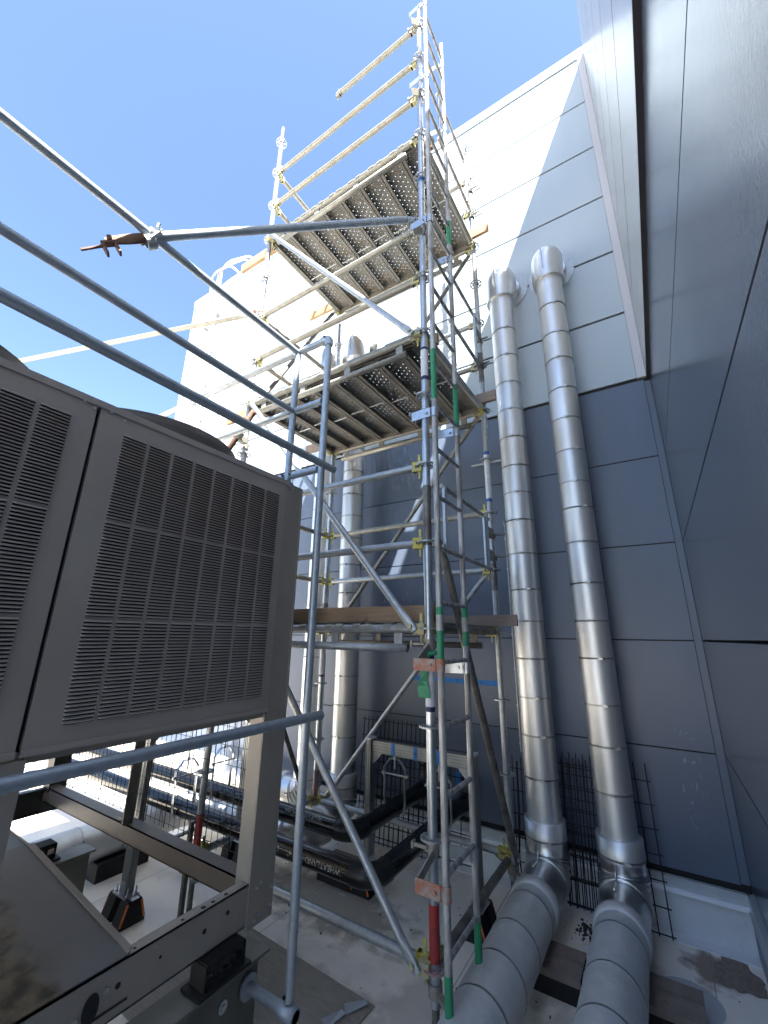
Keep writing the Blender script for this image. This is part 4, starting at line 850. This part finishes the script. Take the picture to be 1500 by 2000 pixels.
def strut_frame(p0, p1, zt, label, feet=True):
    p0 = V(p0); p1 = V(p1); ax = (p1-p0); ax.z = 0; W_ = ax.length; ax.normalize(); n = V((-ax.y, ax.x, 0)); Z = V((0,0,1))
    t = Thing('aluminium_frame', label, 'frame', (p0+p1)/2, 'ribbed aluminium frames carrying the black pipes'); zb = -1.725
    pr = profile(.048,.088,3)
    for i, p in enumerate((p0, p1)):
        b = MB(); b.prism([(q[1],q[0]) for q in pr] if abs(ax.x) < .5 else pr, at(p,zb), at(p,zt), up=(0,1,0)); po = t.part('post', b, 'strut')
        b = MB(); b.box(at(p,zt+.007), (.054,.094,.014) if abs(ax.x) > .5 else (.094,.054,.014), None); t.part('end_cap', b, 'cap', parent=po)
        b = MB(); b.box(at(p,zb-.004)+n*0, (.16,.10,.010), (n, ax, Z)); b.box(at(p,zb+.035)+ax*.028, (.07,.006,.07), (n, ax, Z)); b.box(at(p,zb+.035)-ax*.028, (.07,.006,.07), (n, ax, Z))
        for sx in (-.065,.065):
            for sy_ in (-.03,.03): q = at(p,zb)+n*sx+ax*sy_; b.tube(q, q+Z*.045, .0055, 8); b.tube(q, q+Z*.012, .012, 6)
        t.part('base_plate', b, 'zinc', parent=po)
    prb = profile(.088,.044,2); a = at(p0,zt-.05)+ax*.026; c = at(p1,zt-.05)-ax*.026; b = MB(); b.prism([(q[1],q[0]) for q in prb], a, c, up=(0,0,1)); t.part('cross_beam', b, 'strut')
    gusset(t, at(p0,zt-.096)+ax*.026, ax, 1, 1); gusset(t, at(p1,zt-.096)-ax*.026, ax, 1, -1)
    if feet:
        for i, p in enumerate((p0, p1)):
            for s in (-1, 1):
                pass
    return t, zb, ax, n
def rubber_foot(p, n, ax, label):
    p = V(p); t = Thing('rubber_foot', label, 'rubber foot', (p.x, p.y, ZF), 'black and orange rubber feet under the aluminium frames'); Z = V((0,0,1)); h = -1.735-ZF; L_ = .19
    prof = [(-.085,0),(.085,0),(.085,.03),(.045,h),(-.045,h),(-.085,.03)]; k = 6
    for s in (-1, 1):
        c = V((p.x,p.y,ZF))+n*s*.075; b = MB(); vs = [c-n*.045+ax*q[0]+Z*q[1] for q in prof]+[c+n*.045+ax*q[0]+Z*q[1] for q in prof]
        b.add(vs, [tuple(reversed(range(k))), tuple(range(k,2*k))]+[(i,(i+1)%k,k+(i+1)%k,k+i) for i in range(k)]); t.part('block', b, 'rubber')
    for s in (-1, 1):
        for e in (-1, 1):
            a = V((p.x,p.y,ZF+.022))+n*s*.1205+ax*e*.080; c = V((p.x,p.y,ZF+h-.012))+n*s*.1205+ax*e*.045; b = MB(); b.bar(a, c, .005, .013, up=ax); t.part('orange_strip', b, 'orange')
    b = MB(); b.box((p.x,p.y,ZF+h+.002), (.25,.05,.006), (n, ax, Z)); t.part('channel', b, 'zinc')
fr1 = strut_frame((-2.165,FY,0),(-1.265,FY,0), -.835, 'ribbed aluminium frame with blue tape marks standing before the facade')
rubber_foot((-2.165,FY,0), V((0,1,0)), V((1,0,0)), 'rubber foot under the far post of the taped frame'); rubber_foot((-1.265,FY,0), V((0,1,0)), V((1,0,0)), 'rubber foot with orange edge beside the ladder')
fr2 = strut_frame((-3.36,2.02,0),(-3.36,2.98,0), -.62, 'ribbed aluminium frame seen through the legs of the cabinet')
rubber_foot((-3.36,2.02,0), V((1,0,0)), V((0,1,0)), 'rubber foot with orange edges seen under the cabinet'); rubber_foot((-3.36,2.98,0), V((1,0,0)), V((0,1,0)), 'rubber foot at the wall side of the frame behind the cabinet legs')
# blue tape and its pen marks
def tape(c, sx, sz, label, txt=None, y=None, size=.03, grp='blue tape marks on the frame and wall', th=.0008):
    t = Thing('tape_strip', label, 'tape', c, grp); c = V(c); b = MB(); b.box(c, (sx, th, sz)); t.part('tape', b, 'bluetape')
    if txt:
        for (dx, s_) in txt:
            me = text_mesh(s_, size, .0002); me.materials.clear(); me.materials.append(M['ink']); t.inst('lettering', me, (c.x+dx, c.y-th/2-.0006, c.z), (R(90),0,0))
zt_ = -.885
tape((-1.935,FY-.0235,zt_), .032,.094, 'blue tape strip with a pen stroke above the visible hanger', [(0,'1')]); tape((-1.73,FY-.0235,zt_), .034,.094, 'blue tape strip with pen letters at the middle of the frame beam', [(0,'NL')], size=.026)
tape((-1.535,FY-.0235,zt_), .034,.094, 'blue tape strip mostly hidden behind the ladder stile'); tape((-1.70,YW+.0035,-1.24), .055,.12, 'blue tape piece with a pen mark on the dark wall low behind the ladder', [(0,'L')], th=.002)
tape((-1.74,YW-.0005+.004,-.405), .93,.045, 'long level blue tape strip with pen marks on the dark wall', [(-.35,'T'),(-.12,'1'),(.05,'1'),(.30,"1's")], size=.035, th=.002)

# ================================================================ ROOF CLUTTER
b = MB(); b.box((0,0,.004), (1.15,.80,.008)); o = single('walkway_mat', b, 'mat_floor', 'worn grey brown mat lying on the roof by the guardrail foot', 'mat'); o.location = (-2.13,2.02,ZF+.001); o.rotation_euler = (0,0,R(-3))
for (x, y, r_, lab) in ((-1.61,2.32,58,'torn silver tape piece at the corner of the mat'), (-1.66,2.20,75,'folded silver tape piece lying along the edge of the mat')):
    b = MB(); b.add([(-.065,-.022,.002),(.06,-.024,.012),(.065,.02,.004),(-.055,.026,.016),(-.065,-.022,0),(.06,-.024,.01),(.065,.02,.002),(-.055,.026,.014)], [(0,1,2),(0,2,3),(6,5,4),(7,6,4),(0,4,5,1),(1,5,6,2),(2,6,7,3),(3,7,4,0)]); o = single('silver_tape', b, 'greytape', lab, 'tape'); o.location = (x,y,ZF+.011); o.rotation_euler = (0,0,R(r_))
b = MB(); b.tube((0,0,0),(0,0,.003), .16, 40); o = single('membrane_patch', b, 'patch', 'round grey membrane patch beside the block by the side wall', 'patch'); o.location = (-.13,3.37,ZF+.0005)
def mudpatch(cx, cyy, rx, ry, label, seed):
    random.seed(seed); n = 40; b = MB(); vs = [(0,0,.004)]; 
    for ring, h in ((.6,.005),(1,.0008)):
        for k in range(n): a = 2*math.pi*k/n; q = ring*(1+.16*math.sin(3*a+seed)+.08*math.sin(7*a)+random.uniform(-.05,.05)); vs.append((math.cos(a)*rx*q, math.sin(a)*ry*q, h))
    fs = [(0,1+k,1+(k+1)%n) for k in range(n)]+[(1+k,1+n+k,1+n+(k+1)%n,1+(k+1)%n) for k in range(n)]
    b.add(vs, fs, True); o = single('mud_patch', b, 'mud', label, 'mud'); o.location = (cx, cyy, ZF+.0008)
mudpatch(.125,3.74,.115,.17,'dried brown mud patch on the roof in the wall corner', 3)
b = MB(); b.add([(-.02,-.012,.002),(.018,-.015,.006),(.022,.012,.002),(-.015,.014,.01),(-.02,-.012,0),(.018,-.015,.004),(.022,.012,0),(-.015,.014,.008)], [(0,1,2,3),(7,6,5,4),(0,4,5,1),(1,5,6,2),(2,6,7,3),(3,7,4,0)]); o = single('paper_scrap', b, 'paper', 'tiny white paper scrap between the two corner ducts', 'paper'); o.location = (-.645,3.49,ZF+.002)
random.seed(11); b = MB()
for k in range(150):
    x, y = random.uniform(-3.2,.2), random.uniform(1.9,3.9); s = random.uniform(.002,.006); b.box((x,y,ZF+s*.5), (s*random.uniform(1,2.5),s,s), (V((math.cos(k),math.sin(k),0)), V((-math.sin(k),math.cos(k),0)), V((0,0,1))))
for k in range(60):
    x, y = -.66+random.gauss(0,.04), 3.66+random.gauss(0,.05); s = random.uniform(.004,.012); b.box((x,y,ZF+s*.5), (s*2,s,s), (V((math.cos(k),math.sin(k),0)), V((-math.sin(k),math.cos(k),0)), V((0,0,1))))
o = single('grit', b, 'debris', 'dark grit and crumbs scattered on the pale roof', 'grit', kind='stuff')
t = Thing('timber_sleeper', 'dark reddish timber sleeper with a thin steel upright under the cabinet', 'sleeper', (-2.95,2.1,ZF))
b = MB(); b.box((-2.93,2.12,ZF+.03), (.09,.42,.055)); t.part('sleeper', b, 'rust'); b = MB(); b.box((-2.93,2.16,-1.56), (.028,.028,.60)); b.box((-2.96,2.15,-1.33), (.03,.16,.012)); t.part('upright', b, 'dark_tube')
for (x, y, r_, lab) in ((-4.42,3.42,10,'pale timber offcut on the floor between the black pipes'), (-3.95,3.42,-5,'pale timber offcut nearer the facade below the far black pipe'), (-3.45,2.62,0,'pale timber offcut under the frame behind the cabinet')):
    b = MB(); b.box((0,0,.02), (.26,.09,.038)); o = single('timber_offcut', b, 'wood', lab, 'timber'); o.location = (x,y,ZF+.001); o.rotation_euler = (0,0,R(r_))
